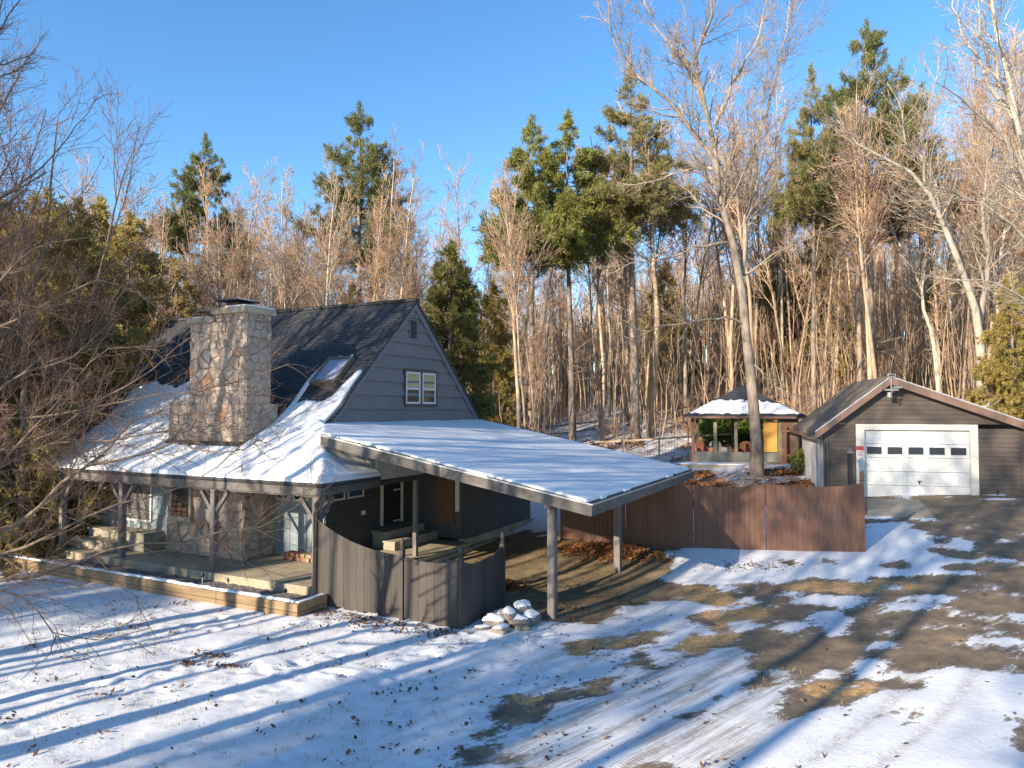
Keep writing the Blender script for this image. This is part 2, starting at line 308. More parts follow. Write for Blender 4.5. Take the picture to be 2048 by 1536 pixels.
# snow and driveway outlines on the ground, in metres
G_ = {"S":[[[4.13,21.34],[5.64,21.45],[7.14,20.64],[9.57,19.48],[10.86,22.09],[11.67,21.61],[11.77,20.0],[10.83,19.09],[11.06,18.18],[12.49,17.54],[12.34,17.34],[10.54,17.94],[9.99,17.21],[9.01,17.39],[8.28,17.38],[6.93,18.24],[6.51,17.79],[5.69,18.31],[4.17,18.87],[3.99,19.27],[4.57,20.03]],[[5.0,18.57],[5.57,17.94],[5.18,17.46],[4.9,18.18]],[[11.75,19.74],[12.27,19.81],[12.17,18.82],[11.42,18.86]],[[11.16,22.68],[12.97,21.9],[12.86,21.69],[11.05,22.46]],[[11.91,18.32],[12.25,18.08],[12.1,17.95],[11.78,18.12]],[[12.87,19.27],[13.17,19.22],[13.03,19.06]],[[0.0,16.03],[1.09,15.82],[1.62,15.63],[2.12,16.19],[3.35,17.32],[4.39,17.18],[4.64,16.42],[4.12,16.15],[3.62,16.14],[3.67,15.66],[2.97,15.38],[2.18,14.75],[1.95,14.92],[0.99,14.39],[0.0,14.04]],[[2.75,14.24],[3.63,15.49],[3.98,15.0],[3.0,14.07]],[[0.0,14.04],[0.97,14.09],[1.39,13.45],[2.62,14.1],[2.85,13.79],[2.13,12.89],[1.09,12.23],[0.0,11.63]],[[0.0,10.22],[1.24,12.0],[2.45,12.74],[3.27,13.19],[4.13,13.94],[4.4,13.75],[4.03,12.47],[3.4,11.63],[2.36,10.76],[1.77,9.22],[0.0,9.3]],[[2.36,10.76],[3.85,11.69],[4.84,12.35],[4.32,11.32],[3.89,10.71],[4.0,10.61],[4.46,10.82],[5.41,11.26],[5.93,11.28],[6.72,11.24],[6.64,11.57],[7.25,12.11],[7.76,11.88],[8.05,11.71],[8.83,12.45],[6.2,8.8],[1.71,9.23]],[[4.83,12.11],[5.43,12.74],[5.72,12.31],[5.46,12.12]],[[5.97,12.57],[6.27,12.57],[6.15,11.77],[5.89,11.65]],[[6.52,12.15],[6.97,12.29],[6.62,11.68],[6.42,11.83]],[[6.51,16.69],[7.62,16.47],[7.79,16.13],[6.79,15.76],[6.49,16.23]],[[6.35,15.73],[7.12,14.97],[6.28,14.25],[6.17,14.93]],[[8.26,15.95],[9.43,15.98],[9.21,15.7],[8.27,15.77]],[[7.93,15.54],[9.21,15.17],[8.96,14.93],[7.95,15.36]],[[4.03,12.47],[4.69,12.87],[4.52,12.52]],[[8.76,13.25],[9.42,13.27],[8.98,12.66],[8.53,12.78]],[[4.45,15.18],[5.15,15.73],[4.74,14.79],[4.38,14.61]],[[9.21,14.84],[9.46,14.84],[9.25,14.58]],[[7.24,14.21],[7.62,14.17],[7.44,13.84]],[[5.6,14.92],[5.96,14.91],[5.79,14.62]],[[5.34,13.16],[5.52,13.15],[5.44,13.0]],[[8.37,14.8],[8.71,14.68],[8.5,14.51]],[[5.81,16.84],[6.03,16.2],[5.87,16.07]],[[4.09,16.95],[4.85,16.36],[4.38,16.29]]],"B":[[[5.37,11.17],[5.55,11.14],[5.09,10.3],[5.04,10.56]],[[5.82,11.0],[6.06,10.77],[5.42,10.01],[5.47,10.42]],[[7.03,19.74],[7.65,19.59],[7.56,19.02],[6.99,19.26]],[[8.03,19.36],[8.57,19.08],[8.6,18.44],[7.98,18.93]],[[9.56,18.44],[10.24,18.51],[9.63,17.87],[9.22,18.15]],[[2.25,10.95],[3.4,11.63],[2.94,10.99],[2.51,10.75]],[[0.0,11.63],[0.7,12.03],[0.6,11.61],[0.0,10.79]],[[1.85,13.1],[2.49,13.67],[2.61,13.52],[1.95,12.9]],[[10.56,19.08],[10.77,18.99],[10.56,18.84]],[[1.25,9.37],[1.55,9.64],[1.64,9.57],[1.52,9.27]],[[0.0,9.34],[0.0,10.22],[0.21,10.37],[0.14,9.92],[0.39,9.49]],[[1.18,12.23],[1.76,12.2],[1.52,11.68],[1.19,11.59]]],"drv":[[-0.94,8.9],[-0.19,11.63],[0.59,14.03],[0.98,15.64],[-0.16,16.63],[-0.82,18.66],[-2.3,23.11],[0.56,26.04],[1.69,24.67],[5.56,21.72],[9.52,19.48],[12.1,26.6],[20.5,24.5],[18.14,16.64],[10.7,7.92]],"trk":[[0.0,10.71],[1.76,12.79],[4.13,13.94],[4.54,13.73],[4.84,12.35],[4.0,10.61],[2.82,9.15],[0.0,9.3]],"tan":[[[1.0,14.47],[1.95,14.92],[3.46,15.69],[3.41,14.99],[1.93,13.99],[1.25,13.45]],[[0.0,11.63],[0.7,12.03],[0.6,11.61],[0.0,10.88]],[[4.12,18.67],[4.9,18.18],[5.28,17.02],[5.72,16.11],[4.35,14.37],[3.48,13.3],[2.88,13.93],[4.24,15.39],[4.32,16.49],[3.95,17.62]],[[6.62,17.74],[8.32,17.47],[9.41,17.03],[9.7,16.53],[7.94,16.44],[6.52,17.18]],[[4.82,11.89],[6.13,11.88],[5.89,11.28],[4.65,11.28]],[[0.84,12.24],[1.84,12.19],[1.19,11.59]]],"apron":[[12.27,24.9],[13.64,24.17],[12.84,21.95],[11.2,22.73]]}
# ---------------------------------------------------------------- ground
def axis(a, b, step, lo, hi):
    mid = np.arange(a, b+1e-6, step); out = []; x, s = b, step
    while x < hi: s = min(s*1.13, 8); x += s; out.append(x)
    left = []; x, s = a, step
    while x > lo: s = min(s*1.13, 8); x -= s; left.append(x)
    return np.r_[left[::-1], mid, out]
gx = axis(-11, 20, .075, -190, 190); gy = axis(8, 28, .075, -90, 260)
X, Y = np.meshgrid(gx, gy); Z = terr(X, Y)
lu = (X-O0[0])*Ux[0]+(Y-O0[1])*Ux[1]; lv = (X-O0[0])*Vx[0]+(Y-O0[1])*Vx[1]
wx = X+.5*(vnoise(X*1.6, Y*1.6, 3)-.5)+.3*(vnoise(X*4.5, Y*4.5, 5)-.5); wy = Y+.4*(vnoise(X*1.6, Y*1.6, 4)-.5)+.25*(vnoise(X*4.5, Y*4.5, 6)-.5)
drive = inpoly(X, Y, G_['drv'])
dsnow = np.zeros(X.shape, bool)
for p in G_['S']: dsnow |= inpoly(wx, wy, p)
bits = .55*vnoise(X*1.1+Y*.5, Y*3.2-X*.6, 41)+.45*vnoise(X*3.3, Y*8, 42); dsnow |= (bits > .665) & ~inpoly(X, Y, [W(-3,.5)[:2],W(7.6,.5)[:2],W(7.6,8.3)[:2],W(-3,8.3)[:2]])
for p in G_['B']: dsnow &= ~inpoly(wx, wy, p)
near = (X > -14) & (X < 22) & (Y > 4) & (Y < 30)
floor_ = (lu > -2.5) & (lu < 7.2) & (lv > .9) & (lv < 8.2) & drive
snow = np.where(drive, np.where(dsnow, 1., 0.), 1.0)
snow = np.where(inpoly(X, Y, G_['apron']), 0, snow)
snow = np.where(((Y > 26) | (lv > 12.5)) & ~drive, .62, snow)
ybl = np.clip((Y-30)/10, 0, 1); behind = (lv > 8.1) & ~drive
snow = np.where(behind, .60-.06*ybl, snow)
snow = np.where(behind & (lu < 2.5) & (lv < 14), .9, snow)
snow = np.where((X < -9) & (lv > -1), np.clip(1.0-.16*(lv+1), .44, 1), snow)
snow = np.where(behind & (lu > 4) & (lu < 11) & (lv > 14.5) & (lv < 21), .47, snow)
snow = np.where((Y > 34) & (X > 12) & ~drive, .42, snow)
def blur(a, n=1):
    for _ in range(n):
        b = a.copy(); b[1:-1,1:-1] = (a[1:-1,1:-1]*4+2*(a[:-2,1:-1]+a[2:,1:-1]+a[1:-1,:-2]+a[1:-1,2:])+a[:-2,:-2]+a[2:,2:]+a[:-2,2:]+a[2:,:-2])/16; a = b
    return a
snow = np.where(drive | (blur(drive.astype(float), 8) > .01), blur(snow, 7), blur(snow, 2))
bare = blur(drive.astype(float), 2)
track = blur(inpoly(X, Y, G_['trk']).astype(float), 6)
tan = np.zeros(X.shape)
for p in G_['tan']: tan = np.maximum(tan, inpoly(wx, wy, p).astype(float))
tan = blur(tan, 5)
lawn = (1-bare)*(lv < 9)
rel = .035*(vnoise(X*1.3, Y*1.3, 11)-.5)+.03*(vnoise(X*3.1, Y*3.1, 12)-.5)+.012*(vnoise(X*8, Y*8, 13)-.5)
Z = Z+rel*np.clip(lawn+.25*(snow > .5), 0, 1)+(.035*np.clip(snow, 0, 1)*(bare > .02))
Z = np.where((Y > 30), Z+.25*(vnoise(X*.5, Y*.5, 21)-.5)+.12*(vnoise(X*1.7, Y*1.7, 22)-.5), Z)
rs = np.random.RandomState(3)                # foot prints and dents in the lawn snow
for i in range(150):
    px, py = (rs.uniform(-9, 1), rs.uniform(8.5, 17)) if i > 60 else (-7+i*.13+rs.uniform(-.2,.2), 12.2+.035*i+.5*math.sin(i*.15)+rs.uniform(-.25,.25))
    d2 = ((X-px)/.13)**2+((Y-py)/.10)**2; Z = Z-.035*np.exp(-d2)+.012*np.exp(-(np.sqrt(d2)-1.6)**2*4)
# under the house and slabs the soil stays below the floors
sunk = (lu > -14.2) & (lu < .2) & (lv > .25) & (lv < 11.6)
Z = np.where(sunk, np.minimum(Z, .02), Z)
cperp = X*math.cos(R(47.7))-Y*math.sin(R(47.7))+.25*np.sin(Y*.5)+.12*np.sin(Y*.9+1); rut = np.zeros(X.shape)
for c0, w in ((-9.35,.13),(-8.75,.1),(-7.7,.14),(-7.05,.12),(-6.2,.14),(-5.5,.1),(-4.6,.13),(-10.3,.11),(-3.9,.1)): rut = np.maximum(rut, np.exp(-((cperp-c0)/w)**2))
rut *= np.clip(bare, 0, 1)*np.clip((17.5-Y)/3, 0, 1); Z = Z-.022*rut
ny, nx = X.shape
idx = np.arange(ny*nx).reshape(ny, nx)
F = np.stack([idx[:-1,:-1], idx[:-1,1:], idx[1:,1:], idx[1:,:-1]], -1).reshape(-1, 4)
fd = drive[:-1,:-1].ravel()
def ground_mat():
    m, nt, b = nmat('ground_cover'); v = coords(nt)
    def at(n): a = N(nt, 'ShaderNodeAttribute'); a.attribute_name = n; return a.outputs['Fac']
    n1 = noise(nt, v, 1.6, 8, .68); n2 = noise(nt, v, 9, 6, .7); n3 = noise(nt, v, 70, 3, .7)
    def rs_(sc, an):                     # long thin streaks along the wheel tracks
        mp = N(nt, 'ShaderNodeMapping'); mp.inputs['Scale'].default_value = sc; nt.links.new(coords(nt, (1,1,1), 'Object', (0,0,an)), mp.inputs['Vector']); return mp.outputs['Vector']
    vs = rs_((5.0, .35, 1), R(47.7))
    ns = noise(nt, vs, 1.5, 7, .7); vs2 = rs_((17.0, .4, 1), R(50)); nst = noise(nt, rs_((2.6, .9, 1), R(62)), 1.6, 7, .72); ns2 = noise(nt, vs2, 2.2, 4, .6)
    asph = ramp(nt, mth(nt, 'ADD', mth(nt, 'MULTIPLY', n1, .7), mth(nt, 'MULTIPLY', n3, .3)), [(.32, (.06,.05,.04)), (.48, (.155,.12,.085)), (.66, (.33,.235,.13))])
    sand = ramp(nt, n2, [(.3, (.24,.135,.055)), (.55, (.46,.29,.13)), (.75, (.6,.42,.22))])
    asph = mixc(nt, sstep(nt, mth(nt, 'ADD', at('tan'), mth(nt, 'MULTIPLY', mth(nt, 'SUBTRACT', n2, .5), 1.2)), .3, .75), asph, sand)
    asph = mixc(nt, mth(nt, 'MULTIPLY', at('floor'), .85), asph, ramp(nt, mth(nt, 'ADD', mth(nt, 'MULTIPLY', n1, .8), mth(nt, 'MULTIPLY', n3, .2)), [(.35, (.13,.10,.06)), (.6, (.27,.205,.115))]))
    vo = N(nt, 'ShaderNodeTexVoronoi'); vo.inputs['Scale'].default_value = 14; nt.links.new(v, vo.inputs['Vector'])
    sc = N(nt, 'ShaderNodeSeparateColor'); nt.links.new(vo.outputs['Color'], sc.inputs[0])
    lit = ramp(nt, sc.outputs[0], [(0, (.07,.04,.02)), (.4, (.2,.1,.045)), (.75, (.34,.17,.07)), (1, (.45,.27,.13))])
    base = mixc(nt, at('bare'), lit, asph)
    sn = mth(nt, 'ADD', at('snow'), mth(nt, 'ADD', mth(nt, 'MULTIPLY', mth(nt, 'SUBTRACT', n2, .5), .9), mth(nt, 'MULTIPLY', mth(nt, 'SUBTRACT', n1, .5), .7)))
    sfac = sstep(nt, sn, .44, .56)
    sf2 = sstep(nt, mth(nt, 'ADD', at('snow'), mth(nt, 'ADD', mth(nt, 'MULTIPLY', mth(nt, 'SUBTRACT', n2, .5), 1.1), mth(nt, 'MULTIPLY', mth(nt, 'SUBTRACT', nst, .5), 2.1))), .40, .55)
    edge = at('near'); sfac = mth(nt, 'ADD', mth(nt, 'MULTIPLY', sfac, mth(nt, 'SUBTRACT', 1.0, edge)), mth(nt, 'MULTIPLY', sf2, edge))
    trk = mth(nt, 'MULTIPLY', at('track'), sstep(nt, mth(nt, 'ADD', mth(nt, 'MULTIPLY', ns, .65), mth(nt, 'MULTIPLY', ns2, .35)), .46, .60))
    dirt = mth(nt, 'MULTIPLY', trk, .72)
    scol = ramp(nt, n1, [(.3, (.67,.68,.70)), (.7, (.75,.76,.77))])
    spk = sstep(nt, noise(nt, v, 28, 5, .8), .66, .72)
    scol = mixc(nt, mth(nt, 'MULTIPLY', spk, mth(nt, 'MULTIPLY', at('bare'), .55)), scol, (.3, .26, .2))
    wv = N(nt, 'ShaderNodeTexWave', wave_type='BANDS', bands_direction='Y'); wv.inputs['Scale'].default_value = 5.5; wv.inputs['Distortion'].default_value = 1.2; nt.links.new(coords(nt, (1,1,1), 'Object', (0,0,R(47.7))), wv.inputs['Vector'])
    rutf = mth(nt, 'MULTIPLY', at('rut'), sstep(nt, n2, .35, .55))
    sfac = mth(nt, 'MULTIPLY', sfac, mth(nt, 'SUBTRACT', 1.0, dirt))
    sfac = mth(nt, 'MULTIPLY', sfac, mth(nt, 'SUBTRACT', 1.0, mth(nt, 'MULTIPLY', rutf, mth(nt, 'ADD', .42, mth(nt, 'MULTIPLY', wv.outputs['Fac'], .14)))))
    slush = mth(nt, 'MULTIPLY', sstep(nt, mth(nt, 'ADD', at('snow'), mth(nt, 'MULTIPLY', mth(nt, 'SUBTRACT', nst, .5), 2.2)), .22, .5), mth(nt, 'MULTIPLY', at('near'), .45))
    base = mixc(nt, slush, base, (.42,.40,.38))
    nt.links.new(mixc(nt, sfac, base, scol), b.inputs['Base Color'])
    rg = N(nt, 'ShaderNodeMapRange'); nt.links.new(sfac, rg.inputs[0]); rg.inputs[3].default_value = .82; rg.inputs[4].default_value = .6
    nt.links.new(rg.outputs[0], b.inputs['Roughness']); b.inputs['Specular IOR Level'].default_value = .3
    h = mth(nt, 'ADD', mth(nt, 'ADD', mth(nt, 'MULTIPLY', n2, .8), mth(nt, 'MULTIPLY', n3, .35)), mth(nt, 'ADD', mth(nt, 'MULTIPLY', sfac, .5), mth(nt, 'ADD', mth(nt, 'MULTIPLY', trk, ns2), mth(nt, 'MULTIPLY', rutf, mth(nt, 'MULTIPLY', wv.outputs['Fac'], .35)))))
    bump(nt, b, h, .5, .035); return m
M['ground'] = ground_mat()
def sheet(name, sel):
    f = F[sel]; used = np.unique(f); mp = np.full(ny*nx, -1); mp[used] = np.arange(len(used))
    V = np.stack([X, Y, Z], -1).reshape(-1, 3)[used]
    o = arrmesh(name, V, mp[f], None, [M['ground']], smooth=True)
    for nme, a in (('snow', snow), ('bare', bare), ('track', track), ('rut', rut), ('tan', tan), ('floor', blur(floor_.astype(float), 4)), ('near', ((Y < 26) & (lv < 12)).astype(float))):
        at = o.data.attributes.new(nme, 'FLOAT', 'POINT'); at.data.foreach_set('value', np.ascontiguousarray(a.ravel()[used], np.float32))
    tag(o, kind='structure'); return o
sheet('ground', ~fd); sheet('driveway', fd)
def gz(x, y): return float(terr(np.array([x]), np.array([y]))[0])
# ---------------------------------------------------------------- house
PV = [-.2, 2.25, 2.9, 3.5, 6.74, 11.4, 12.2]; PZ = [2.85, 4.21, 4.72, 5.37, 8.39, 4.04, 3.3]
def prof(v): return np.interp(v, PV, PZ)
def uL(v): return np.interp(v, [-.2, 2.25, 3.1, 6.74, 12.2], [-11., -13.4, -13.7, -14.4, -14.4])
def uR(v): return np.interp(v, [-.2, 2.25, 2.26, 12.2], [.2, -2.0, -1.86, -1.86])
def cz(u): return 4.2-.18*(u+2)                     # carport roof top
house = thing('house', 'grey cottage with steep dark shingle roof, fieldstone chimney and snowy wraparound porch', 'house', W(0,0), HROT)
def board_wall(mb, p0, p1, nrm, z0, ztop, w=.34, t=.03, gap=.022, mi=0, gi=1):
    """vertical boards between two plan points; ztop(f) gives the top along the wall"""
    p0 = np.array(p0, float); p1 = np.array(p1, float); L = np.linalg.norm(p1-p0); d = (p1-p0)/L; n = np.array(nrm, float); k = max(1, round(L/w)); s = L/k
    def P(a, z, o=0): q = p0+d*a+n*o; return (q[0], q[1], z)
    mb.hexa([P(0,z0,-.1), P(L,z0,-.1), P(L,z0), P(0,z0), P(0,ztop(0),-.1), P(L,ztop(1),-.1), P(L,ztop(1)), P(0,ztop(0))], gi)
    for i in range(k):
        a, b = i*s+gap/2, (i+1)*s-gap/2
        mb.hexa([P(a,z0-.01,.001), P(b,z0-.01,.001), P(b,z0-.01,t), P(a,z0-.01,t), P(a,ztop(a/L),.001), P(b,ztop(b/L),.001), P(b,ztop(b/L),t), P(a,ztop(a/L),t)], mi)
def lap_wall(mb, p0, p1, nrm, z0, z1, h, lo=None, hi=None, t=.03, mi=0):
    """horizontal lap courses; lo(z), hi(z) clip the run along the wall"""
    p0 = np.array(p0, float); p1 = np.array(p1, float); L = np.linalg.norm(p1-p0); d = (p1-p0)/L; n = np.array(nrm, float)
    def P(a, z, o): q = p0+d*a+n*o; return (q[0], q[1], z)
    k = max(1, round((z1-z0)/h)); s = (z1-z0)/k
    for i in range(k):
        a, b = z0+i*s, z0+(i+1)*s; l0 = lo(a) if lo else 0; l1 = lo(b) if lo else 0; h0 = hi(a) if hi else L; h1 = hi(b) if hi else L
        if h1-l1 < .02: h1 = l1 = (h1+l1)/2; h1 += .01; l1 -= .01
        if h0-l0 < .05: continue
        mb.hexa([P(l0,a,-.08), P(h0,a,-.08), P(h0,a,t), P(l0,a,t), P(l1,b,-.08), P(h1,b,-.08), P(h1,b,.004), P(l1,b,.004)], mi)
# walls
m = MB(); board_wall(m, (-12.7,1.4), (-7.14,1.4), (0,-1), .62, lambda f: 3.72, .33); board_wall(m, (-12.7,4.5), (-12.7,1.4), (-1,0), .62, lambda f: 3.7, .33)
m.build('front_wall', [M['batten'], M['batten_gap']], house)
m = MB(); board_wall(m, (-3.96,2.4), (-2.0,2.4), (0,-1), .36, lambda f: 4.2, .345); board_wall(m, (-3.96,2.3), (-3.96,2.4), (1,0), .36, lambda f: 4.2, .345)
m.build('porch_wall', [M['batten'], M['batten_gap']], house)
m = MB(); m.box(-12.75,-7.14,1.42,1.75,-.4,.60); m.build('foundation', M['concrete'], house)
m = MB(); lap_wall(m, (-2,2.4), (-2,6.7), (1,0), .36, 3.95, .2); m.box(-2.15,-2.09,2.5,6.7,.3,3.95); m.build('side_wall', M['dark_siding'], house)
m = MB(); board_wall(m, (0,6.7), (0,11.75), (1,0), .42, lambda f: cz(0)-.22, .42); board_wall(m, (-2,6.7), (0,6.7), (0,-1), .42, lambda f: 3.9, .5)
m.box(-2,-.12,11.6,11.7,.3,3.8); m.build('wing_wall', [M['wing'], M['batten_gap']], house)
m = MB(); m.box(-1.0,-.3,6.60,6.67,.9,2.9); m.build('panel_door', M['brown_door'], house)
m = MB(); m.box(-.24,-.1,6.61,6.665,1.3,2.75); w_ = m.build('window', M['cream'], house)
m = MB(); board_wall(m, (-2,2.1), (0,2.1), (0,-1), 2.7, lambda f: cz(-2+2*f)-.2, .42); m.build('gable_return_wall', [M['batten'], M['batten_gap']], house)
m = MB(); m.hexa([(0,2.1,2.72),(.06,2.1,2.72),(.06,6.7,2.72),(0,6.7,2.72),(0,2.1,cz(0)-.2),(.06,2.1,cz(0)-.2),(.06,6.7,cz(0)-.2),(0,6.7,cz(0)-.2)])
for i in range(1, 23): m.box(.06,.072,2.1+i*.2-.008,2.1+i*.2+.008,2.75,3.6)
m.build('header_panel', M['light_panel'], house)
m = MB(); m.box(-2,.0,2.12,6.7,2.7,2.75); m.box(-.05,.1,2.0,6.7,2.58,2.7); m.build('recess_ceiling', M['brown_trim'], house)
# gable
zf = lambda z: float(np.interp(z, [4.21,4.72,5.37,8.39], [2.25,2.9,3.5,6.74])); zb = lambda z: float(np.interp(z, [4.04,8.39], [11.4,6.74]))
m = MB(); lap_wall(m, (-2,0), (-2,12), (1,0), 4.2, 8.2, .455, lambda z: zf(max(z,4.21))+.03, lambda z: min(zb(z), 11.3)-.03, .07)
m.build('gable_wall', M['gable'], house)
m = MB()
fr = [(2.25,4.21),(2.9,4.72),(3.5,5.37),(6.74,8.39)]
for (v0,z0),(v1,z1) in zip(fr[:-1], fr[1:]):
    w0 = .10 if v0 < 2.3 else .3; m.hexa([(-1.96,v0,z0-.03),(-1.9,v0,z0-.03),(-1.9,v0,z0-w0),(-1.96,v0,z0-w0),(-1.96,v1,z1-.03),(-1.9,v1,z1-.03),(-1.9,v1,z1-.34),(-1.96,v1,z1-.34)])
m.hexa([(-1.96,11.3,4.1),(-1.9,11.3,4.1),(-1.9,11.0,4.1),(-1.96,11.0,4.1),(-1.96,6.74,8.36),(-1.9,6.74,8.36),(-1.9,6.74,8.02),(-1.96,6.74,8.02)])
m.build('rake_board', M['gable'], house)
m = MB(); m.box(-1.97,-1.9,2.3,11.35,4.14,4.24); m.build('flashing', M['metal_dark'], house)
m = MB(); m.box(-1.962,-1.93,6.42,6.86,7.02,7.72)
vt = m.build('gable_vent', M['gable'], house); m = MB()
for i in range(13): m.hexa([(-1.93,6.47,7.07+i*.047),(-1.915,6.47,7.06+i*.047),(-1.915,6.81,7.06+i*.047),(-1.93,6.81,7.07+i*.047),(-1.93,6.47,7.1+i*.047),(-1.925,6.47,7.1+i*.047),(-1.925,6.81,7.1+i*.047),(-1.93,6.81,7.1+i*.047)])
m.build('louvre', M['black'], vt)
# gable window pair: v 6.24..8.0 z 4.85..5.98
m = MB(); 
for a,b,c,d in ((6.12,8.10,5.92,6.02),(6.12,8.10,4.72,4.82),(6.12,6.2,4.82,5.92),(8.02,8.10,4.82,5.92),(7.06,7.16,4.82,5.92)): m.box(-1.96,-1.91,a,b,c,d)
m.build('window_surround', M['brown_trim'], house)
def sash(a, b, c, d, x0, parent, mat='white', w=.055, mid=None):
    g = MB(); g.box(x0, x0+.012, a+.03, b-.03, c+.03, d-.03); g = g.build('window', M['glass'], parent)
    f = MB(); f.box(x0+.012,x0+.04,a,b,d-w,d); f.box(x0+.012,x0+.04,a,b,c,c+w); f.box(x0+.012,x0+.04,a,a+w,c+w,d-w); f.box(x0+.012,x0+.04,b-w,b,c+w,d-w)
    if mid: f.box(x0+.012,x0+.035,a+w,b-w,mid-w/2,mid+w/2)
    f.build('frame', M[mat], g); return g
for a, b in ((6.21,7.05),(7.17,8.01)):
    g = sash(a, b, 4.83, 5.91, -1.958, house, 'white', .06, 5.34)
    bl = MB(); bl.box(-1.945,-1.941,a+.06,b-.06,5.38,5.85); bl.build('blind', M['blind'], g)
# side wall windows and door
for a, b in ((2.5,3.18),(3.3,4.05)): sash(a, b, 1.98, 2.5, -1.965, house, 'cream', .05)
m = MB(); m.box(-1.965,-1.94,5.0,5.95,.98,2.65); dr = m.build('side_door', M['black'], house)
m = MB(); m.box(-1.965,-1.9,4.9,4.99,.95,2.72); m.box(-1.965,-1.9,5.96,6.05,.95,2.72); m.box(-1.965,-1.9,4.99,5.96,2.66,2.72); m.box(-1.94,-1.91,5.55,5.96,1.0,1.04); m.box(-1.94,-1.91,5.55,5.96,2.0,2.04)
m.build('frame', M['cream'], dr)
m = MB(); m.box(-1.965,-1.9,3.95,4.1,1.42,1.55); m.build('outlet_box', M['white'], house)
# front porch windows (recess) and left bay windows + door, in planes facing the lawn
def sashv(a, b, c, d, y, parent, mat, w=.05):
    g = MB(); g.box(a+.03, b-.03, y-.012, y, c+.03, d-.03); g = g.build('window', M['glass'], parent)
    f = MB(); f.box(a,b,y-.04,y-.012,d-w,d); f.box(a,b,y-.05,y-.012,c,c+w*1.3); f.box(a,a+w,y-.04,y-.012,c+w*1.3,d-w); f.box(b-w,b,y-.04,y-.012,c+w*1.3,d-w)
    f.build('frame', M[mat], g); return g
for a, b in ((-3.86,-3.28),(-3.16,-2.58)): sashv(a, b, 1.96, 2.42, 2.365, house, 'cream')
for a, b in ((-12.45,-11.75),(-11.75,-10.85)): sashv(a, b, 2.0, 2.6, 1.365, house, 'white')
m = MB(); m.box(-12.5,-10.8,1.33,1.37,1.84,1.98); m.build('window_sill', M['batten'], house)
m = MB(); m.box(-9.35,-8.12,1.34,1.366,1.18,3.0); dr = m.build('front_door', plain('storm_door', (.11,.105,.10), .5), house)
m = MB(); m.box(-9.42,-9.35,1.32,1.366,1.12,3.0); m.box(-8.12,-8.06,1.32,1.366,1.12,3.0); m.box(-9.35,-8.12,1.32,1.366,1.12,1.18); m.build('frame', M['white'], dr)
m = MB()
for p, q in (((-9.15,1.55),(-8.72,2.25)),((-8.72,2.25),(-8.3,1.55)),((-9.15,1.5),(-8.3,1.5)),((-9.15,2.75),(-8.8,2.4))): m.bar((p[0],1.335,p[1]),(q[0],1.335,q[1]),.012,.03)
m.build('brace', M['black'], dr)
m = MB(); m.box(-9.2,-9.0,1.31,1.34,1.3,1.34); m.build('hinge', M['white'], dr); m = MB(); m.box(-9.1,-8.95,1.31,1.34,2.62,2.66); m.build('hinge', M['white'], dr)
# roofs
m = MB(); vs = [-.2,.6,1.4,2.25,2.9,3.5,4.5,5.6,6.74]
for v0, v1 in zip(vs[:-1], vs[1:]):
    a, b = float(uL(v0)), float(uL(v1)); c, d = (float(uR(v0)), float(uR(v1))) if v1 <= 2.25 else (-1.86, -1.86); z0, z1 = float(prof(v0)), float(prof(v1))
    m.hexa([(a,v0,z0-.1),(c,v0,z0-.1),(d,v1,z1-.1),(b,v1,z1-.1),(a,v0,z0),(c,v0,z0),(d,v1,z1),(b,v1,z1)])
for v0, v1 in ((6.74,9),(9,11.4),(11.4,12.2)):
    z0, z1 = float(prof(v0)), float(prof(v1)); m.hexa([(-14.4,v0,z0-.1),(-1.86,v0,z0-.1),(-1.86,v1,z1-.1),(-14.4,v1,z1-.1),(-14.4,v0,z0),(-1.86,v0,z0),(-1.86,v1,z1),(-14.4,v1,z1)])
m.hexa([(.2,-.2,2.75),(.2,2.1,2.75),(-2,2.25,4.11),(-1.99,2.24,4.11),(.2,-.2,2.85),(.2,2.1,2.85),(-2,2.25,4.21),(-1.99,2.24,4.21)])
m.box(-14.42,-1.84,6.62,6.86,8.33,8.43)
roof = m.build('roof', M['shingle'], house)
def roofz(u, v): return np.minimum(prof(v), np.where(v < 2.25, 2.85+.618*(.2-u), 99))
# snow on the front slope: height field clipped by its real outline
su = np.arange(-12.3, .22, .05); sv = np.arange(-.2, 4.75, .05); SU, SV = np.meshgrid(su, sv)
wu = SU+.10*(vnoise(SU*4, SV*4, 1)-.5)+.05*(vnoise(SU*14, SV*9, 9)-.5); wv = SV+.14*(vnoise(SU*3, SV*3, 2)-.5)+.05*(vnoise(SU*13, SV*13, 8)-.5)
snowp = [[(-11.0,-.4),(-11.2,.4),(-11.8,2.05),(-12.15,3.5),(-11.2,3.75),(-9.8,3.5),(-9.1,3.9),(-9.2,3.5),(-7.3,2.6),(-3.9,2.6),(-4.0,3.35),(-4.9,3.4),(-4.58,3.82),(-4.3,3.5),(-4.35,3.2),(-3.98,3.02),(-3.94,3.5),(-3.85,3.9),(-3.72,4.45),(-3.45,4.6),(-3.5,4.42),(-3.6,4.3),(-3.64,3.6),(-3.66,3.02),(-2.9,3.0),(-2.47,3.1),(-2.12,3.97),(-1.9,4.02),(-1.8,2.3),(.4,2.3),(.4,-.4)],
         [(-3.42,4.42),(-3.16,4.42),(-3.05,4.52),(-3.4,4.54)], [(-2.9,4.36),(-2.75,4.42),(-2.8,4.56),(-2.95,4.5)], [(-4.15,3.45),(-4.0,3.62),(-3.95,3.55),(-4.1,3.4)]]
k = np.zeros(SU.shape, bool)
for p in snowp: k |= inpoly(wu, wv, p)
edge_ok = (SU > uL(SV)+.0) & (SU < np.where(SV <= 2.2, .22-(SV+.2)*0, -1.9))
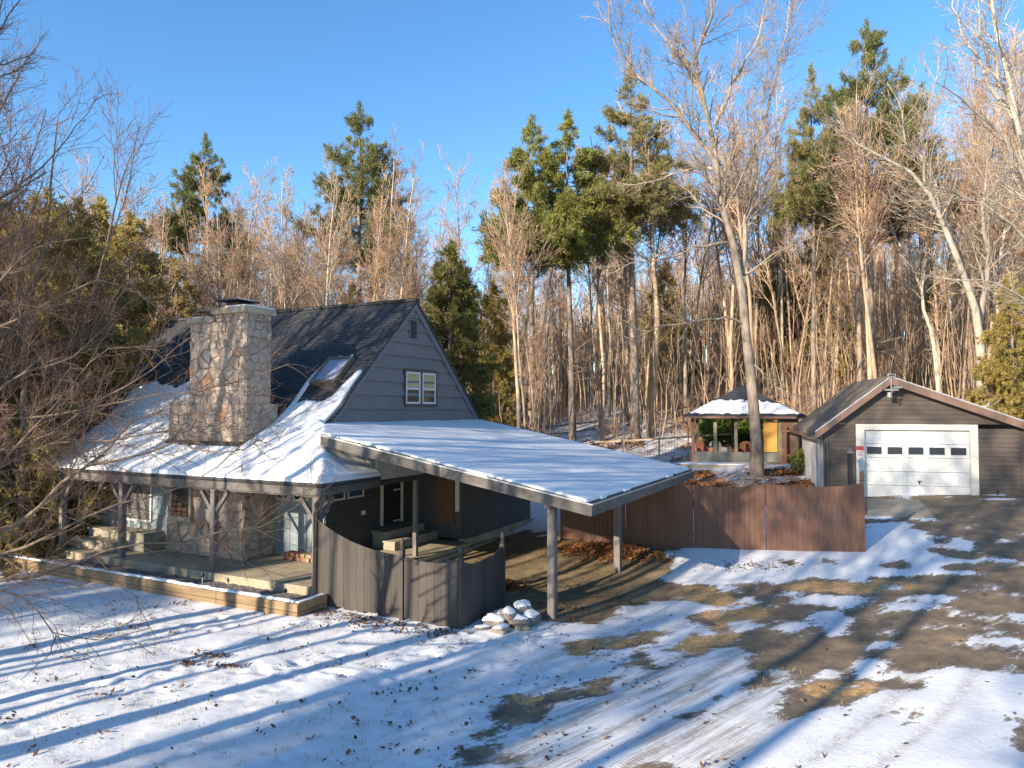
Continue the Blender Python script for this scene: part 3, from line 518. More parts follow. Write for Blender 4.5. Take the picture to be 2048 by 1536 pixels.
side = (SV < 2.12) | (SU < -1.9); k &= edge_ok & side
ch = (SU > -7.2) & (SU < -3.85) & (SV > 1.12); ch2 = (SU > -6.4) & (SU < -3.85) & (SV > 1.0) & (SV < 3.2); k &= ~ch & ~ch2
# carport flank: no snow heap above the hip near the low wall
kb = k.astype(float)
for _ in range(3): kb = blur(kb)
th = .02+.07*np.clip((kb-.25)/.7, 0, 1)**.6+.045*(vnoise(SU*1.2, SV*1.2, 31)-.5)*(kb > .9)+.03*(vnoise(SU*3.5, SV*3.5, 32)-.5)*(kb > .9)
hip = np.exp(-((prof(SV)-(2.85+.618*(.2-SU)))/.25)**2)*(SV < 2.2); th = th+.08*hip*(kb > .6)
SZ = roofz(SU, SV)+.012+np.maximum(th, 0)
ids = np.arange(SU.size).reshape(SU.shape); fk = k[:-1,:-1] & k[1:,:-1] & k[:-1,1:] & k[1:,1:]
FQ = np.stack([ids[:-1,:-1], ids[:-1,1:], ids[1:,1:], ids[1:,:-1]], -1)[fk]
def capsnow(name, U_, V_, Zt, Zb, FQ, parent):
    used = np.unique(FQ); mp = np.full(U_.size, -1); mp[used] = np.arange(len(used)); n = len(used)
    Vt = np.stack([U_, V_, Zt], -1).reshape(-1,3)[used]; Vb = np.stack([U_, V_, Zb], -1).reshape(-1,3)[used]; f = mp[FQ]
    e = np.concatenate([f[:,[i,(i+1)%4]] for i in range(4)]); key = np.sort(e, 1); key = key[:,0]*n+key[:,1]
    _, inv, cnt = np.unique(key, return_inverse=True, return_counts=True); eb = e[cnt[inv] == 1]
    S = np.stack([eb[:,1], eb[:,0], eb[:,0]+n, eb[:,1]+n], 1)
    return arrmesh(name, np.r_[Vt, Vb], np.r_[f, S], None, [M['snow']], parent, smooth=True)
capsnow('snow_cover', SU, SV, SZ, roofz(SU, SV)+.003, FQ, roof)
# carport roof
CR = [(-2.0,2.3),(-.8,.9),(6.65,.9),(6.65,10.3),(-1.9,11.3)]
m = MB(); m.prism([(u,v,cz(u)-.16) for u,v in CR], (0,0,.16)); cr = m.build('carport_roof', M['metal_dark'], house)
cu = np.arange(-2.0, 6.66, .06); cv = np.arange(.9, 11.31, .06); CU, CV = np.meshgrid(cu, cv)
kc = inpoly(CU+.13*(vnoise(CV*1.7, CU*1.7, 51)-.3)*(CU > 5)+.05*vnoise(CV*7, CU*7, 52)*(CU > 5), CV-.13*(vnoise(CU*1.6, CV*1.6, 53)-.3)*(CV < 3)-.05*vnoise(CU*7, CV*7, 54)*(CV < 3), [(-2.05,2.3),(-.85,.88),(6.68,.88),(6.68,10.32),(-2.0,11.32)]); fk = kc[:-1,:-1] & kc[1:,:-1] & kc[:-1,1:] & kc[1:,1:]
ids = np.arange(CU.size).reshape(CU.shape); FQ = np.stack([ids[:-1,:-1], ids[:-1,1:], ids[1:,1:], ids[1:,:-1]], -1)[fk]
kq = kc.astype(float)
for _ in range(3): kq = blur(kq)
ct = cz(CU)+.01+.05*np.clip((kq-.3)/.7, 0, 1)**.5+.02*(vnoise(CU*1.1, CV*.8, 5)-.5)+.01*(vnoise(CU*4, CV*4, 6)-.5)
capsnow('snow_cover', CU, CV, ct, cz(CU)+.003, FQ, cr)
m = MB()
def fas(p, q, top=-.03, h=.24, t=.05):
    p = np.array(p, float); q = np.array(q, float); d = (q-p)[:2]; d /= np.linalg.norm(d); n = np.array([d[1], -d[0]])*t
    a = lambda w, dz: (w[0]+0, w[1]+0, w[2]+dz); b = lambda w, dz: (w[0]+n[0], w[1]+n[1], w[2]+dz)
    m.hexa([a(p,top-h), a(q,top-h), b(q,top-h), b(p,top-h), a(p,top), a(q,top), b(q,top), b(p,top)])
fas((-.8,.9,cz(-.8)), (6.65,.9,cz(6.65))); fas((6.65,.85,cz(6.65)), (6.65,10.3,cz(6.65)))
m.build('carport_fascia', M['fascia'], house)
m = MB(); m.bar((-.8,.84,cz(-.8)-.012),(6.71,.84,cz(6.71)-.012),.03,.035); m.bar((6.715,.84,cz(6.7)-.012),(6.715,10.3,cz(6.7)-.012),.03,.035); m.build('drip_edge', M['metal_light'], house)
m = MB(); m.bar((5.6,1.0,2.55),(5.6,10.2,2.55),.14,.22)
for v in np.arange(1.3, 10.2, .8): m.bar((.12 if v > 2 else .6,v,cz(.12 if v > 2 else .6)-.25),(6.6,v,cz(6.6)-.25),.05,.15)
m.build('carport_beam', M['post'], house)
for v in (1.27, 5.76): 
    m = MB(); m.box(5.51,5.69,v-.09,v+.09,-.1,2.44); m.build('carport_post', M['post'], house, .01)
# porch fascia, posts, braces
m = MB(); m.box(-10.95,.16,-.18,-.13,2.55,2.745); m.box(.11,.16,-.13,2.1,2.55,2.745); m.box(-10.9,.05,-.1,.04,2.5,2.68)
m.hexa([(-10.95,-.15,2.55),(-10.9,-.15,2.55),(-12.6,1.6,2.9),(-12.65,1.6,2.9),(-10.95,-.15,2.74),(-10.9,-.15,2.74),(-12.6,1.6,3.4),(-12.65,1.6,3.4)]); m.build('porch_fascia', M['fascia'], house)
for u in (-10.3, -7.45, -3.65, -.08):
    w = .095 if u > -1 else .08
    m = MB(); m.box(u-w,u+w,-.12,-.12+2*w,.36,2.5); p = m.build('porch_post', M['post'], house, .008)
    m = MB()
    for s in (-1, 1):
        if u > -1 and s == 1: continue
        m.bar((u+s*w,-.04,1.95),(u+s*(w+.42),-.04,2.46),.09,.1)
    if u > -1: m.bar((u,.06,1.95),(u,.5,2.46),.09,.1)
    m.build('brace', M['post'], p)
m = MB(); m.box(-.05,.07,3.94,4.06,.36,2.6); m.build('entry_post', M['post'], house)
# porch ceiling board
m = MB(); m.box(-10.8,-.05,.1,2.3,2.69,2.73); m.build('porch_ceiling', M['brown_trim'], house)
# slab and steps
m = MB(); m.prism([(-10.15,-.22,-.3),(.12,-.22,-.3),(.12,2.4,-.3),(-13.2,2.4,-.3),(-12.6,1.4,-.3)], (0,0,.65)); m.box(-2,.32,2.4,6.62,-.3,.35); m.build('porch_slab', M['concrete'], house, .015)
m = MB(); m.box(-.12,.16,6.62,11.75,-.3,.42); m.box(.16,.42,3.0,11.8,-.3,.2); m.build('wing_foundation', M['concrete'], house, .01)
for n_, bxs in (('front_steps', ((-10.2,-7.55,.72,1.4,.36,.86),(-10.8,-8.3,.28,.72,.36,.6))), ('side_steps', ((-1.96,-1.4,4.5,6.55,.36,.82),(-1.4,-.95,4.3,6.7,.36,.58)))):
    m = MB()
    for b_ in bxs:
        m.box(*b_); m.box(b_[0]-.03,b_[1]+.03,b_[2]-.03,b_[3]-.002,b_[5]+.002,b_[5]+.05)
    m.build(n_, M['conc_dark'], house, .008)
# chimney
def clip(poly, px, py, nx_, ny_):
    out = []
    for i in range(len(poly)):
        a, b = poly[i], poly[(i+1) % len(poly)]; da = (a[0]-px)*nx_+(a[1]-py)*ny_; db = (b[0]-px)*nx_+(b[1]-py)*ny_
        if da <= 0: out.append(a)
        if da*db < 0: t = da/(da-db); out.append((a[0]+(b[0]-a[0])*t, a[1]+(b[1]-a[1])*t))
    return out
def rubble(mb, org, ud, nrm, Wd, z0, z1, seed, size=.33, skip=None, dep=.042):
    """irregular stones laid over a wall face: jittered cells, each its own block standing proud of the mortar"""
    rg = random.Random(seed); pts = []; rows = int((z1-z0)/(size*.72))+1; rh = (z1-z0)/rows
    for r_ in range(-1, rows+1):
        x = -size*rg.random()
        while x < Wd+size: pts.append((x, z0+(r_+.5)*rh+rg.uniform(-.22,.22)*rh)); x += size*rg.uniform(.55,1.5)
    for i, (cx, cy) in enumerate(pts):
        poly = [(max(0,cx-.8), max(z0,cy-.8)), (min(Wd,cx+.8), max(z0,cy-.8)), (min(Wd,cx+.8), min(z1,cy+.8)), (max(0,cx-.8), min(z1,cy+.8))]
        if cx < -.8 or cx > Wd+.8: continue
        for j, (qx, qy) in enumerate(pts):
            if i == j or abs(qx-cx) > 1.3 or abs(qy-cy) > 1: continue
            dx, dy = qx-cx, (qy-cy); d = math.hypot(dx, dy); poly = clip(poly, (cx+qx)/2-dx/d*.008, (cy+qy)/2-dy/d*.008, dx/d, dy/d)
            if len(poly) < 3: break
        if len(poly) < 3: continue
        mx = sum(p[0] for p in poly)/len(poly); my = sum(p[1] for p in poly)/len(poly)
        if skip and skip[0] < mx < skip[1] and skip[2] < my < skip[3]: continue
        # subdivide the outline and roughen it
        q = []
        for a, b in zip(poly, poly[1:]+poly[:1]):
            q.append(a)
            if math.hypot(b[0]-a[0], b[1]-a[1]) > .12: q.append(((a[0]+b[0])/2+rg.uniform(-.006,.006), (a[1]+b[1])/2+rg.uniform(-.006,.006)))
        h = dep*rg.uniform(.35,1.2); tilt = rg.uniform(-.12,.12), rg.uniform(-.12,.12); lay = []
        for s, hh in ((1, -.02), (.985, h*.55), (.93, h*.9), (.55, h)):
            for a, b in q:
                u = mx+(a-mx)*s; z = my+(b-my)*s; o = hh+((u-mx)*tilt[0]+(z-my)*tilt[1] if hh > 0 else 0)+(rg.uniform(-.004,.004) if hh > 0 else 0)
                lay.append((org[0]+ud[0]*u+nrm[0]*o, org[1]+ud[1]*u+nrm[1]*o, z))
        k = len(q); F2 = [(a*k+j, a*k+(j+1)%k, (a+1)*k+(j+1)%k, (a+1)*k+j) for a in range(3) for j in range(k)]+[tuple(range(3*k, 4*k))]
        mb.add(lay, F2)
m = MB(); FV = 1.2
m.box(-7.12,-3.93,FV,2.45,.352,4.8); m.box(-6.22,-3.93,FV+.001,2.15,4.8,7.2)
rs = random.Random(4)
chim = m.build('chimney', M['mortar'], house); m = MB()
rubble(m, (-7.12,FV), (1,0), (0,-1), 3.19, .36, 4.8, 1, .41, (.17,1.12,1.3,2.52)); rubble(m, (-6.22,FV), (1,0), (0,-1), 2.28, 4.8, 7.2, 2, .41)
rubble(m, (-3.93,FV), (0,1), (1,0), 1.2, .36, 4.8, 3, .34); rubble(m, (-3.93,FV), (0,1), (1,0), .94, 4.8, 7.2, 4, .34)
m.build('stonework', M['stones'], chim)
m = MB(); m.box(-7.15,-6.2,1.15,2.4,4.8,4.88); m.build('shoulder_cap', M['conc_dark'], chim)
m = MB(); m.box(-6.3,-5.2,1.1,2.2,7.2,7.36); m.build('crown_slab', M['conc_dark'], chim, .01)
m = MB(); m.box(-5.12,-3.94,FV+.004,2.14,7.19,7.42); us_ = m.build('upper_stack', M['mortar'], chim); m = MB(); rubble(m, (-5.12,FV), (1,0), (0,-1), 1.18, 7.2, 7.42, 5, .28); rubble(m, (-3.94,FV), (0,1), (1,0), .93, 7.2, 7.42, 6, .28); m.build('stonework', M['stones'], us_)
m = MB(); m.box(-5.25,-3.82,1.08,2.26,7.42,7.6); m.build('crown_slab', M['concrete'], chim, .01)
def cap(x, y, z, s):
    m = MB(); m.box(x-.2*s,x+.2*s,y-.2*s,y+.2*s,z,z+.2); m.box(x-.24*s,x+.24*s,y-.24*s,y+.24*s,z+.03,z+.07)
    m.prism([(x-.4*s,y-.4*s,z+.22),(x+.4*s,y-.4*s,z+.22),(x+.4*s,y+.4*s,z+.22),(x-.4*s,y+.4*s,z+.22)], (0,0,.03))
    m.add([(x-.38*s,y-.38*s,z+.25),(x+.38*s,y-.38*s,z+.25),(x+.38*s,y+.38*s,z+.25),(x-.38*s,y+.38*s,z+.25),(x,y,z+.34)], [(0,1,4),(1,2,4),(2,3,4),(3,0,4),(3,2,1,0)])
    c = m.build('flue_cap', M['metal_dark'], chim); n = MB()
    n.add([(x-.37*s,y-.37*s,z+.265),(x+.2*s,y-.37*s,z+.265),(x+.37*s,y+.37*s,z+.265),(x-.37*s,y+.37*s,z+.265),(x,y,z+.36)], [(0,1,4),(1,2,4),(2,3,4),(3,0,4)]); n.build('snow', M['snow'], c)
cap(-4.75, 1.65, 7.6, 1.1); cap(-5.85, 1.8, 7.36, .95)
m = MB(); m.box(-4.7,-3.86,1.12,2.2,7.602,7.64); m.box(-6.1,-5.4,1.15,1.6,7.362,7.39); m.build('snow', M['snow'], chim)
m = MB(); m.box(-7.0,-3.9,1.0,1.19,3.54,3.72); m.build('flashing', M['metal_dark'], chim)
# wood niche in the chimney face under the porch (flat black plate paints its inner shade, set in a surround)
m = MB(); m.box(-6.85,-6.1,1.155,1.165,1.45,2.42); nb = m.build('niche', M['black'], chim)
m = MB(); m.box(-6.95,-6.85,1.1,1.19,1.4,2.5); m.box(-6.1,-6.0,1.1,1.19,1.4,2.5); m.box(-6.95,-6.0,1.08,1.19,1.32,1.45); m.box(-6.95,-6.0,1.1,1.19,2.42,2.52); m.build('niche_surround', M['stones'], chim)
rs = random.Random(2)
for i in range(3):
    for j in range(3):
        m = MB(); x = -6.83+j*.235+rs.uniform(0,.02); m.box(x,x+.21,1.07+.01*rs.random(),1.15,1.47+i*.14,1.47+i*.14+.11)
        if i == 2 and j == 2: continue
        b = m.build('brick', M['brick'], None, .008); b.location = house.location; b.rotation_euler = house.rotation_euler
        tag(b, 'red brick stacked in the dark niche of the stone chimney, %s row, %s' % (('bottom','middle','top')[i], ('left','centre','right')[j]), 'brick', 'bricks stacked in the chimney niche')
# skylight
def rp(u, v, h=0): z = float(prof(v)); return (u, v-h*.68, z+h*.73)
def slab(mb, u0, u1, v0, v1, h0, h1): mb.hexa([rp(u0,v0,h0), rp(u1,v0,h0), rp(u1,v1,h0), rp(u0,v1,h0), rp(u0,v0,h1), rp(u1,v0,h1), rp(u1,v1,h1), rp(u0,v1,h1)])
m = MB(); slab(m,-3.58,-2.58,3.5,3.58,.0,.17); slab(m,-3.58,-2.58,4.32,4.4,.0,.17); slab(m,-3.58,-3.5,3.58,4.32,.0,.17); slab(m,-2.66,-2.58,3.58,4.32,.0,.17); sk = m.build('skylight', wood('bronze_frame', (.12,.10,.075), .2, .5), house)
m = MB(); slab(m,-3.5,-2.66,3.58,4.32,.1,.13); m.build('pane', M['glass2'], sk)
# ---------------------------------------------------------------- yard objects round the house
def hobj(name, label, cat, group=None, z=0, u=0, v=0): return thing(name, label, cat, W(u, v, z), HROT, group)
def finial(mb, x, y, z, r=.07):
    prof_ = [(.0,.8),(.03,1.15),(.05,.7),(.08,.55),(.12,.95),(.17,1.0),(.22,.75),(.27,.2)]
    k = 10; V = []; F_ = []
    for h, s in prof_:
        for j in range(k): a = j*2*math.pi/k; V.append((x+r*s*math.cos(a), y+r*s*math.sin(a), z+h))
    for i in range(len(prof_)-1):
        for j in range(k): F_.append((i*k+j, i*k+(j+1)%k, (i+1)*k+(j+1)%k, (i+1)*k+j))
    F_.append(tuple(range((len(prof_)-1)*k, len(prof_)*k))); mb.add(V, F_)
def fence_run(root, p0, p1, zb, topf, mat, w=.145, name='board_panel', t=.02, rng=None, gap=.006):
    p0 = np.array(p0, float); p1 = np.array(p1, float); L = np.linalg.norm(p1-p0); d = (p1-p0)/L; n = np.array([d[1], -d[0]]); k = round(L/w); s = L/k; mb = MB(); rng = rng or random.Random(1)
    for i in range(k):
        a, b = i*s+gap/2, (i+1)*s-gap/2; o = rng.uniform(0, .006); za, zc = zb(a/L)+rng.uniform(-.02,.03), zb(b/L)
        def P(x, z, q): r = p0+d*x+n*q; return (r[0], r[1], z)
        mb.hexa([P(a,za,o), P(b,za,o), P(b,za,o+t), P(a,za,o+t), P(a,topf(a/L),o), P(b,topf(b/L),o), P(b,topf(b/L),o+t), P(a,topf(a/L),o+t)])
    pn = mb.build(name, mat, root)
    for hz in (.25, .8):
        r = MB(); q0 = p0+n*-.025; q1 = p1+n*-.025; r.bar((q0[0],q0[1],zb(0)+hz*(topf(.5)-zb(0))),(q1[0],q1[1],zb(1)+hz*(topf(.5)-zb(1))),.035,.08); r.build('rail', mat, root)
    return pn
fn = hobj('curved_fence', 'dark stained board fence with a dipping curved top running from the porch corner', 'fence')
FT1 = [(0,2.02),(.1,1.88),(.2,1.77),(.4,1.60),(.62,1.48),(.82,1.42),(1,1.39)]; FT2 = [(0,1.38),(.3,1.33),(.6,1.32),(.85,1.37),(1,1.44)]; FT3 = [(0,1.42),(.2,1.3),(.5,1.25),(.8,1.33),(1,1.44)]
tz = lambda f: float(np.interp(f, [0,.12,.3,.5,.62,.8,1], [2.0,1.82,1.62,1.5,1.47,1.43,1.47]))
def fence_top(pts): return lambda f: float(np.interp(f, *zip(*pts)))
fence_run(fn, (.2,-.3), (2.62,-.36), lambda f: .02, fence_top(FT1), M['dkfence'], .2)
fence_run(fn, (2.75,-.36), (4.15,-.40), lambda f: .02, fence_top(FT2), M['dkfence'], .2)
fence_run(fn, (4.24,-.38), (4.24,1.40), lambda f: .02, fence_top(FT3), M['dkfence'], .2)
for x, y, z in ((.13,-.3,2.18),(2.68,-.36,1.52),(4.21,-.38,1.5),(4.24,1.46,1.5)):
    m = MB(); m.box(x-.05,x+.05,y-.05,y+.05,-.05,z); finial(m, x, y, z, .055); m.build('fence_post', M['dkfence'], fn)
fr_ = hobj('privacy_fence', 'tall red brown board fence with scalloped tops at the edge of the driveway', 'fence', v=0)
us = [2.95, 5.1, 7.2, 9.25, 11.72]; bz = lambda u: float(np.interp(u, [2.9,7.3,11.8], [.47,.50,.76])); jz = lambda u: float(np.interp(u, [2.9,7.3,9.2,11.8], [2.3,2.42,2.54,2.66]))
rngf = random.Random(5)
for a, b in zip(us[:-1], us[1:]):
    fence_run(fr_, (a+.01,8), (b-.01,8), lambda f, a=a, b=b: bz(a+(b-a)*f)-.03, lambda f, a=a, b=b: jz(a+(b-a)*f)-.26*f*(1-f)*1.6+.0, M['redfence'], .14, rng=rngf)
for u in us[:1]+us[-1:]:
    m = MB(); m.box(u-.05,u+.05,8.0,8.1,bz(u)-.1,jz(u)+.06); finial(m, u, 8.05, jz(u)+.06, .06); m.build('fence_post', M['redfence'], fr_)
# gravel bed edged with timbers
bed = MB(); bu = np.arange(-11.6, .6, .12); bv = np.arange(-1.22, -.2, .12); BU, BV = np.meshgrid(bu, bv); ids = np.arange(BU.size).reshape(BU.shape)
rsb = np.random.RandomState(8); BZ = .15+rsb.uniform(-.02,.02,BU.shape)
def gravel_mat():
    m, nt, b = nmat('grey_gravel'); v = coords(nt); vo = N(nt, 'ShaderNodeTexVoronoi'); vo.inputs['Scale'].default_value = 22; nt.links.new(v, vo.inputs['Vector'])
    s = N(nt, 'ShaderNodeSeparateColor'); nt.links.new(vo.outputs['Color'], s.inputs[0])
    nt.links.new(ramp(nt, s.outputs[0], [(0,(.05,.045,.04)),(.5,(.14,.13,.12)),(.8,(.22,.2,.18)),(1,(.3,.28,.25))]), b.inputs['Base Color']); b.inputs['Roughness'].default_value = .9
    bump(nt, b, vo.outputs['Distance'], .9, .04); return m
g = arrmesh('gravel', np.stack([BU,BV,BZ],-1).reshape(-1,3), np.stack([ids[:-1,:-1], ids[:-1,1:], ids[1:,1:], ids[1:,:-1]], -1).reshape(-1,4), None, [gravel_mat()])
g.location = house.location; g.rotation_euler = house.rotation_euler; tag(g, 'dark grey gravel filling the narrow bed along the porch', 'gravel', kind='stuff')
te = hobj('timber_edging', 'yellowish landscape timber edging round the gravel bed, thin snow on top', 'edging')
m = MB()
for a, b in ((-11.7,-8.1),(-8.09,-4.5),(-4.49,-2.0),(-1.99,.44)):
    for z0 in (-.08, .12): m.box(a,b,-1.38,-1.24,z0,z0+.19)
m.build('long_timber', M['timber'], te, .01); m = MB()
for z0 in (-.08, .12): m.box(.44,.58,-1.38,-.4,z0,z0+.19)
m.build('end_timber', M['timber'], te, .01); m = MB()
for z0 in (-.08, .12): m.box(-11.84,-11.7,-1.38,.3,z0,z0+.19)
m.build('end_timber', M['timber'], te, .01)
tu = np.arange(-11.7,.45,.07); tv = np.linspace(-1.33,-1.0,8); TU, TV = np.meshgrid(tu, tv); ids = np.arange(TU.size).reshape(TU.shape)
edge_ = -1.14+.22*(vnoise(TU*2.2, TU*0, 4)-.5)+.1*(vnoise(TU*9, TU*0, 14)-.5); kk = (TV < edge_); fk = kk[:-1,:-1] & kk[1:,:-1] & kk[:-1,1:] & kk[1:,1:]
FQ = np.stack([ids[:-1,:-1], ids[:-1,1:], ids[1:,1:], ids[1:,:-1]], -1)[fk]
zt = np.where(TV < -1.22, .345, .30)+.03*vnoise(TU*5, TV*5, 6); capsnow('snow', TU, TV, zt, zt-.05, FQ, te)
m = MB(); m.box(.45,.55,-1.3,-.45,.312,.335); m.build('snow', M['snow'], te)
# path lights in the bed
for i, (u, v, lb) in enumerate(((-11.3,-.9,'far left end of the gravel bed'),(-9.0,-.95,'gravel bed below the left porch posts'),(-3.1,-.85,'gravel bed below the porch post with two braces'),(-.1,-1.05,'right end of the gravel bed near the curved fence'))):
    t = hobj('path_light', 'small stake light at the '+lb, 'path light', 'stake lights in the gravel bed', .12, u, v)
    m = MB(); m.tube([(0,0,0),(0,0,.3)], .012, 6); m.build('stake', M['metal_light'], t); m = MB(); m.tube([(0,0,.3),(0,0,.34),(0,0,.39)], [.035,.05,.02], 10); m.build('lamp_head', M['metal_dark'], t)
# bricks and pavers against the recess wall
rs = random.Random(9); names = []
for i in range(10):
    n_ = 2 if i < 8 else 1
    for j in range(n_):
        x = -2.98+i*.2; kind = 'red brick' if (i+j) % 3 == 0 or i < 2 else 'tan paver'
        m = MB(); m.box(-.09,.09,-.17,.17,0,.1); b = m.build('brick' if kind == 'red brick' else 'paver', M['brick'] if kind == 'red brick' else M['tan_brick'], None, .01)
        b.location = W(x, 2.06+rs.uniform(-.03,.03), .355+j*.105); b.rotation_euler = (0,0,HROT+rs.uniform(-.12,.12))
        tag(b, '%s %s in the row on the porch floor, %s from the chimney' % (kind, ('lying lower' if j == 0 else 'laid on top'), ('first','second','third','fourth','fifth','sixth','seventh','eighth','ninth','tenth')[i]), 'brick', 'bricks lined up against the porch wall')
# snow covered rocks at the fence end
def rock(name, loc, s, seed, label, mat, flat=.55, sn=True, rot=0):
    rr = np.random.RandomState(seed); bm = bmesh.new(); bmesh.ops.create_icosphere(bm, subdivisions=3, radius=1)
    off = rr.uniform(0, 50, 3)
    def shp(c, puff=0):
        n = .22*(vnoise(np.array([c.x*1.4+off[0]]), np.array([c.y*1.4+c.z*.9+off[1]]), seed)[0]-.5)+.15*(vnoise(np.array([c.x*4+off[2]]), np.array([c.y*4+c.z*3]), seed+1)[0]-.5)
        return (c.x*(1+n+puff)*s, c.y*(1+n+puff)*s*.8, max(c.z*(1+n+puff), -.8)*s*flat)
    pl = rr.normal(size=(11,3)); pl /= np.linalg.norm(pl, axis=1)[:,None]; kd = rr.uniform(.6,.88,11)
    for v in bm.verts:
        for a, k in zip(pl, kd):
            d = v.co.x*a[0]+v.co.y*a[1]+v.co.z*a[2]
            if d > k: v.co.x -= a[0]*(d-k); v.co.y -= a[1]*(d-k); v.co.z -= a[2]*(d-k)
    cs = [v.co.copy() for v in bm.verts]
    for v, c in zip(bm.verts, cs): v.co = shp(c)
    me = bpy.data.meshes.new(name); bm.to_mesh(me); me.materials.append(mat); me.polygons.foreach_set('use_smooth', [True]*len(me.polygons)); o = bpy.data.objects.new(name, me); col.objects.link(o)
    o.location = loc; o.rotation_euler = (0, 0, rot); tag(o, label, 'rock', 'rocks piled at the end of the curved fence')
    if sn:
        for v, c in zip(bm.verts, cs): v.co = shp(c, .035)
        bmesh.ops.delete(bm, geom=[f for f in bm.faces if f.calc_center_median().z < s*flat*.42], context='FACES')
        m2 = bpy.data.meshes.new('snow'); bm.to_mesh(m2); m2.materials.append(M['snow']); m2.polygons.foreach_set('use_smooth', [True]*len(m2.polygons)); q = bpy.data.objects.new('snow', m2); col.objects.link(q); q.parent = o
    bm.free()
rk = plain('field_rock', (.2,.175,.145), .9, 0, .5, 7)
for i, (u, v, z, s, f, lb) in enumerate([(4.75,.1,.12,.30,.6,'broad low rock at the front left of the pile'),(5.05,-.15,.10,.26,.45,'flat slab rock at the front of the pile'),(4.95,.35,.3,.24,.7,'rounded rock resting on the left side of the pile'),
    (5.2,.3,.16,.28,.6,'middle rock of the pile'),(5.1,.75,.34,.24,.75,'tallest rock at the back of the pile'),(5.35,.7,.15,.27,.6,'rock at the back right beside the carport post'),(4.7,.55,.14,.25,.6,'rock tucked against the fence end'),(5.4,.2,.06,.2,.4,'small thin slab at the right foot of the pile'),(4.6,-.15,.05,.2,.4,'small slab under the front left rock')]):
    p = W(u, v, z*.8-.02); rock('rock', p, s*1.05, i+3, 'snow capped grey '+lb, rk, f, i != 7, i*.9)
# leaf piles and scattered leaves
def leaves(name, label, pts, mat, s=.045, seed=0, h=None, kind='stuff', cat='leaves'):
    rr = np.random.RandomState(seed); n = len(pts); c = np.array(pts); a = rr.uniform(0, 2*np.pi, n); t = rr.normal(0, .45, (n,2)); ln = s*rr.uniform(.6,1.5,n)
    e1 = np.stack([np.cos(a), np.sin(a), t[:,0]], 1)*ln[:,None]; e2 = np.stack([-np.sin(a), np.cos(a), t[:,1]], 1)*ln[:,None]*.6
    V = np.stack([c-e1, c-e2*.9, c+e1, c+e2], 1).reshape(-1,3); F_ = np.arange(4*n).reshape(n,4)
    o = arrmesh(name, V, F_, None, [mat]); return tag(o, label, cat, kind=kind)
rr = np.random.RandomState(5)
def pile(u, v, ru, rv, h, n):
    out = []
    for _ in range(n):
        a = rr.uniform(0, 2*math.pi); q = abs(rr.normal(0,.48)); uu = u+ru*q*math.cos(a); vv = v+rv*q*math.sin(a); x, y, _z = W(uu, vv); out.append((x, y, gz(x,y)+.02+h*math.exp(-2.2*q*q)*rr.uniform(.2,1)))
    return out
leaves('leaf_pile', 'orange brown pile of dry leaves behind the second carport post', pile(4.9,7.1,1.9,.75,.24,5200), M['leaf'], .05, 1)
leaves('leaf_pile', 'small heap of dry orange leaves on the carport floor near the curved fence end', pile(3.3,3.3,.65,.6,.14,1500), M['leaf'], .045, 2)
pts = []
for _ in range(800):
    x = rr.uniform(-10, 3); y = rr.uniform(8.5, 18); 
    if (x-O0[0])*Vx[0]+(y-O0[1])*Vx[1] > -1.5 and (x-O0[0])*Ux[0]+(y-O0[1])*Ux[1] < .6: continue
    if rr.rand() < .35: 
        cx, cy = x, y
        for _k in range(rr.randint(2,6)): px, py = cx+rr.normal(0,.12), cy+rr.normal(0,.08); pts.append((px,py,gz(px,py)+.035))
    elif rr.rand() < .5: pts.append((x,y,gz(x,y)+.03))
for _ in range(600): x, y, _z = W(rr.uniform(.2,4.3), -.55-abs(rr.normal(0,.35))); pts.append((x,y,gz(x,y)+.03))
for _ in range(200): x = rr.uniform(0, 14); y = rr.uniform(8.5, 20); pts.append((x,y,gz(x,y)+.035))
for _ in range(700): x, y, _z = W(rr.uniform(0,6.5), rr.uniform(1.5,7.8)); pts.append((x,y,gz(x,y)+.02))
for _ in range(260): x, y, _z = W(8.9+rr.normal(0,.6), 6.6+rr.normal(0,.25)); pts.append((x,y,gz(x,y)+.04))
for cx, cy in ((-5.6,13.6),(-5.9,13.2),(-5.1,13.05)):
    for _ in range(60): px, py = cx+rr.normal(0,.14), cy+rr.normal(0,.07); pts.append((px,py,gz(px,py)+.05))
leaves('fallen_leaves', 'scattered brown dead leaves on the snowy lawn and driveway', pts, M['leaf_dark'], .035, 3)
pts = []
for _ in range(9000):
    x, y, _z = W(rr.uniform(3.5,11), rr.uniform(13,21)); pts.append((x,y,gz(x,y)+.04)) if vnoise(np.array([x*.6]), np.array([y*.6]), 7)[0] > .45 else None
for _ in range(9000):
    x = rr.uniform(3, 18); y = rr.uniform(38, 52); pts.append((x,y,gz(x,y)+.06)) if vnoise(np.array([x*.4]), np.array([y*.4]), 8)[0] > .42 else None
for _ in range(7000):
    x = rr.uniform(-30, -14); y = rr.uniform(22, 36); pts.append((x,y,gz(x,y)+.06))
leaves('woodland_leaves', 'orange brown leaf litter under the trees behind the fence', pts, M['leaf'], .09, 4)
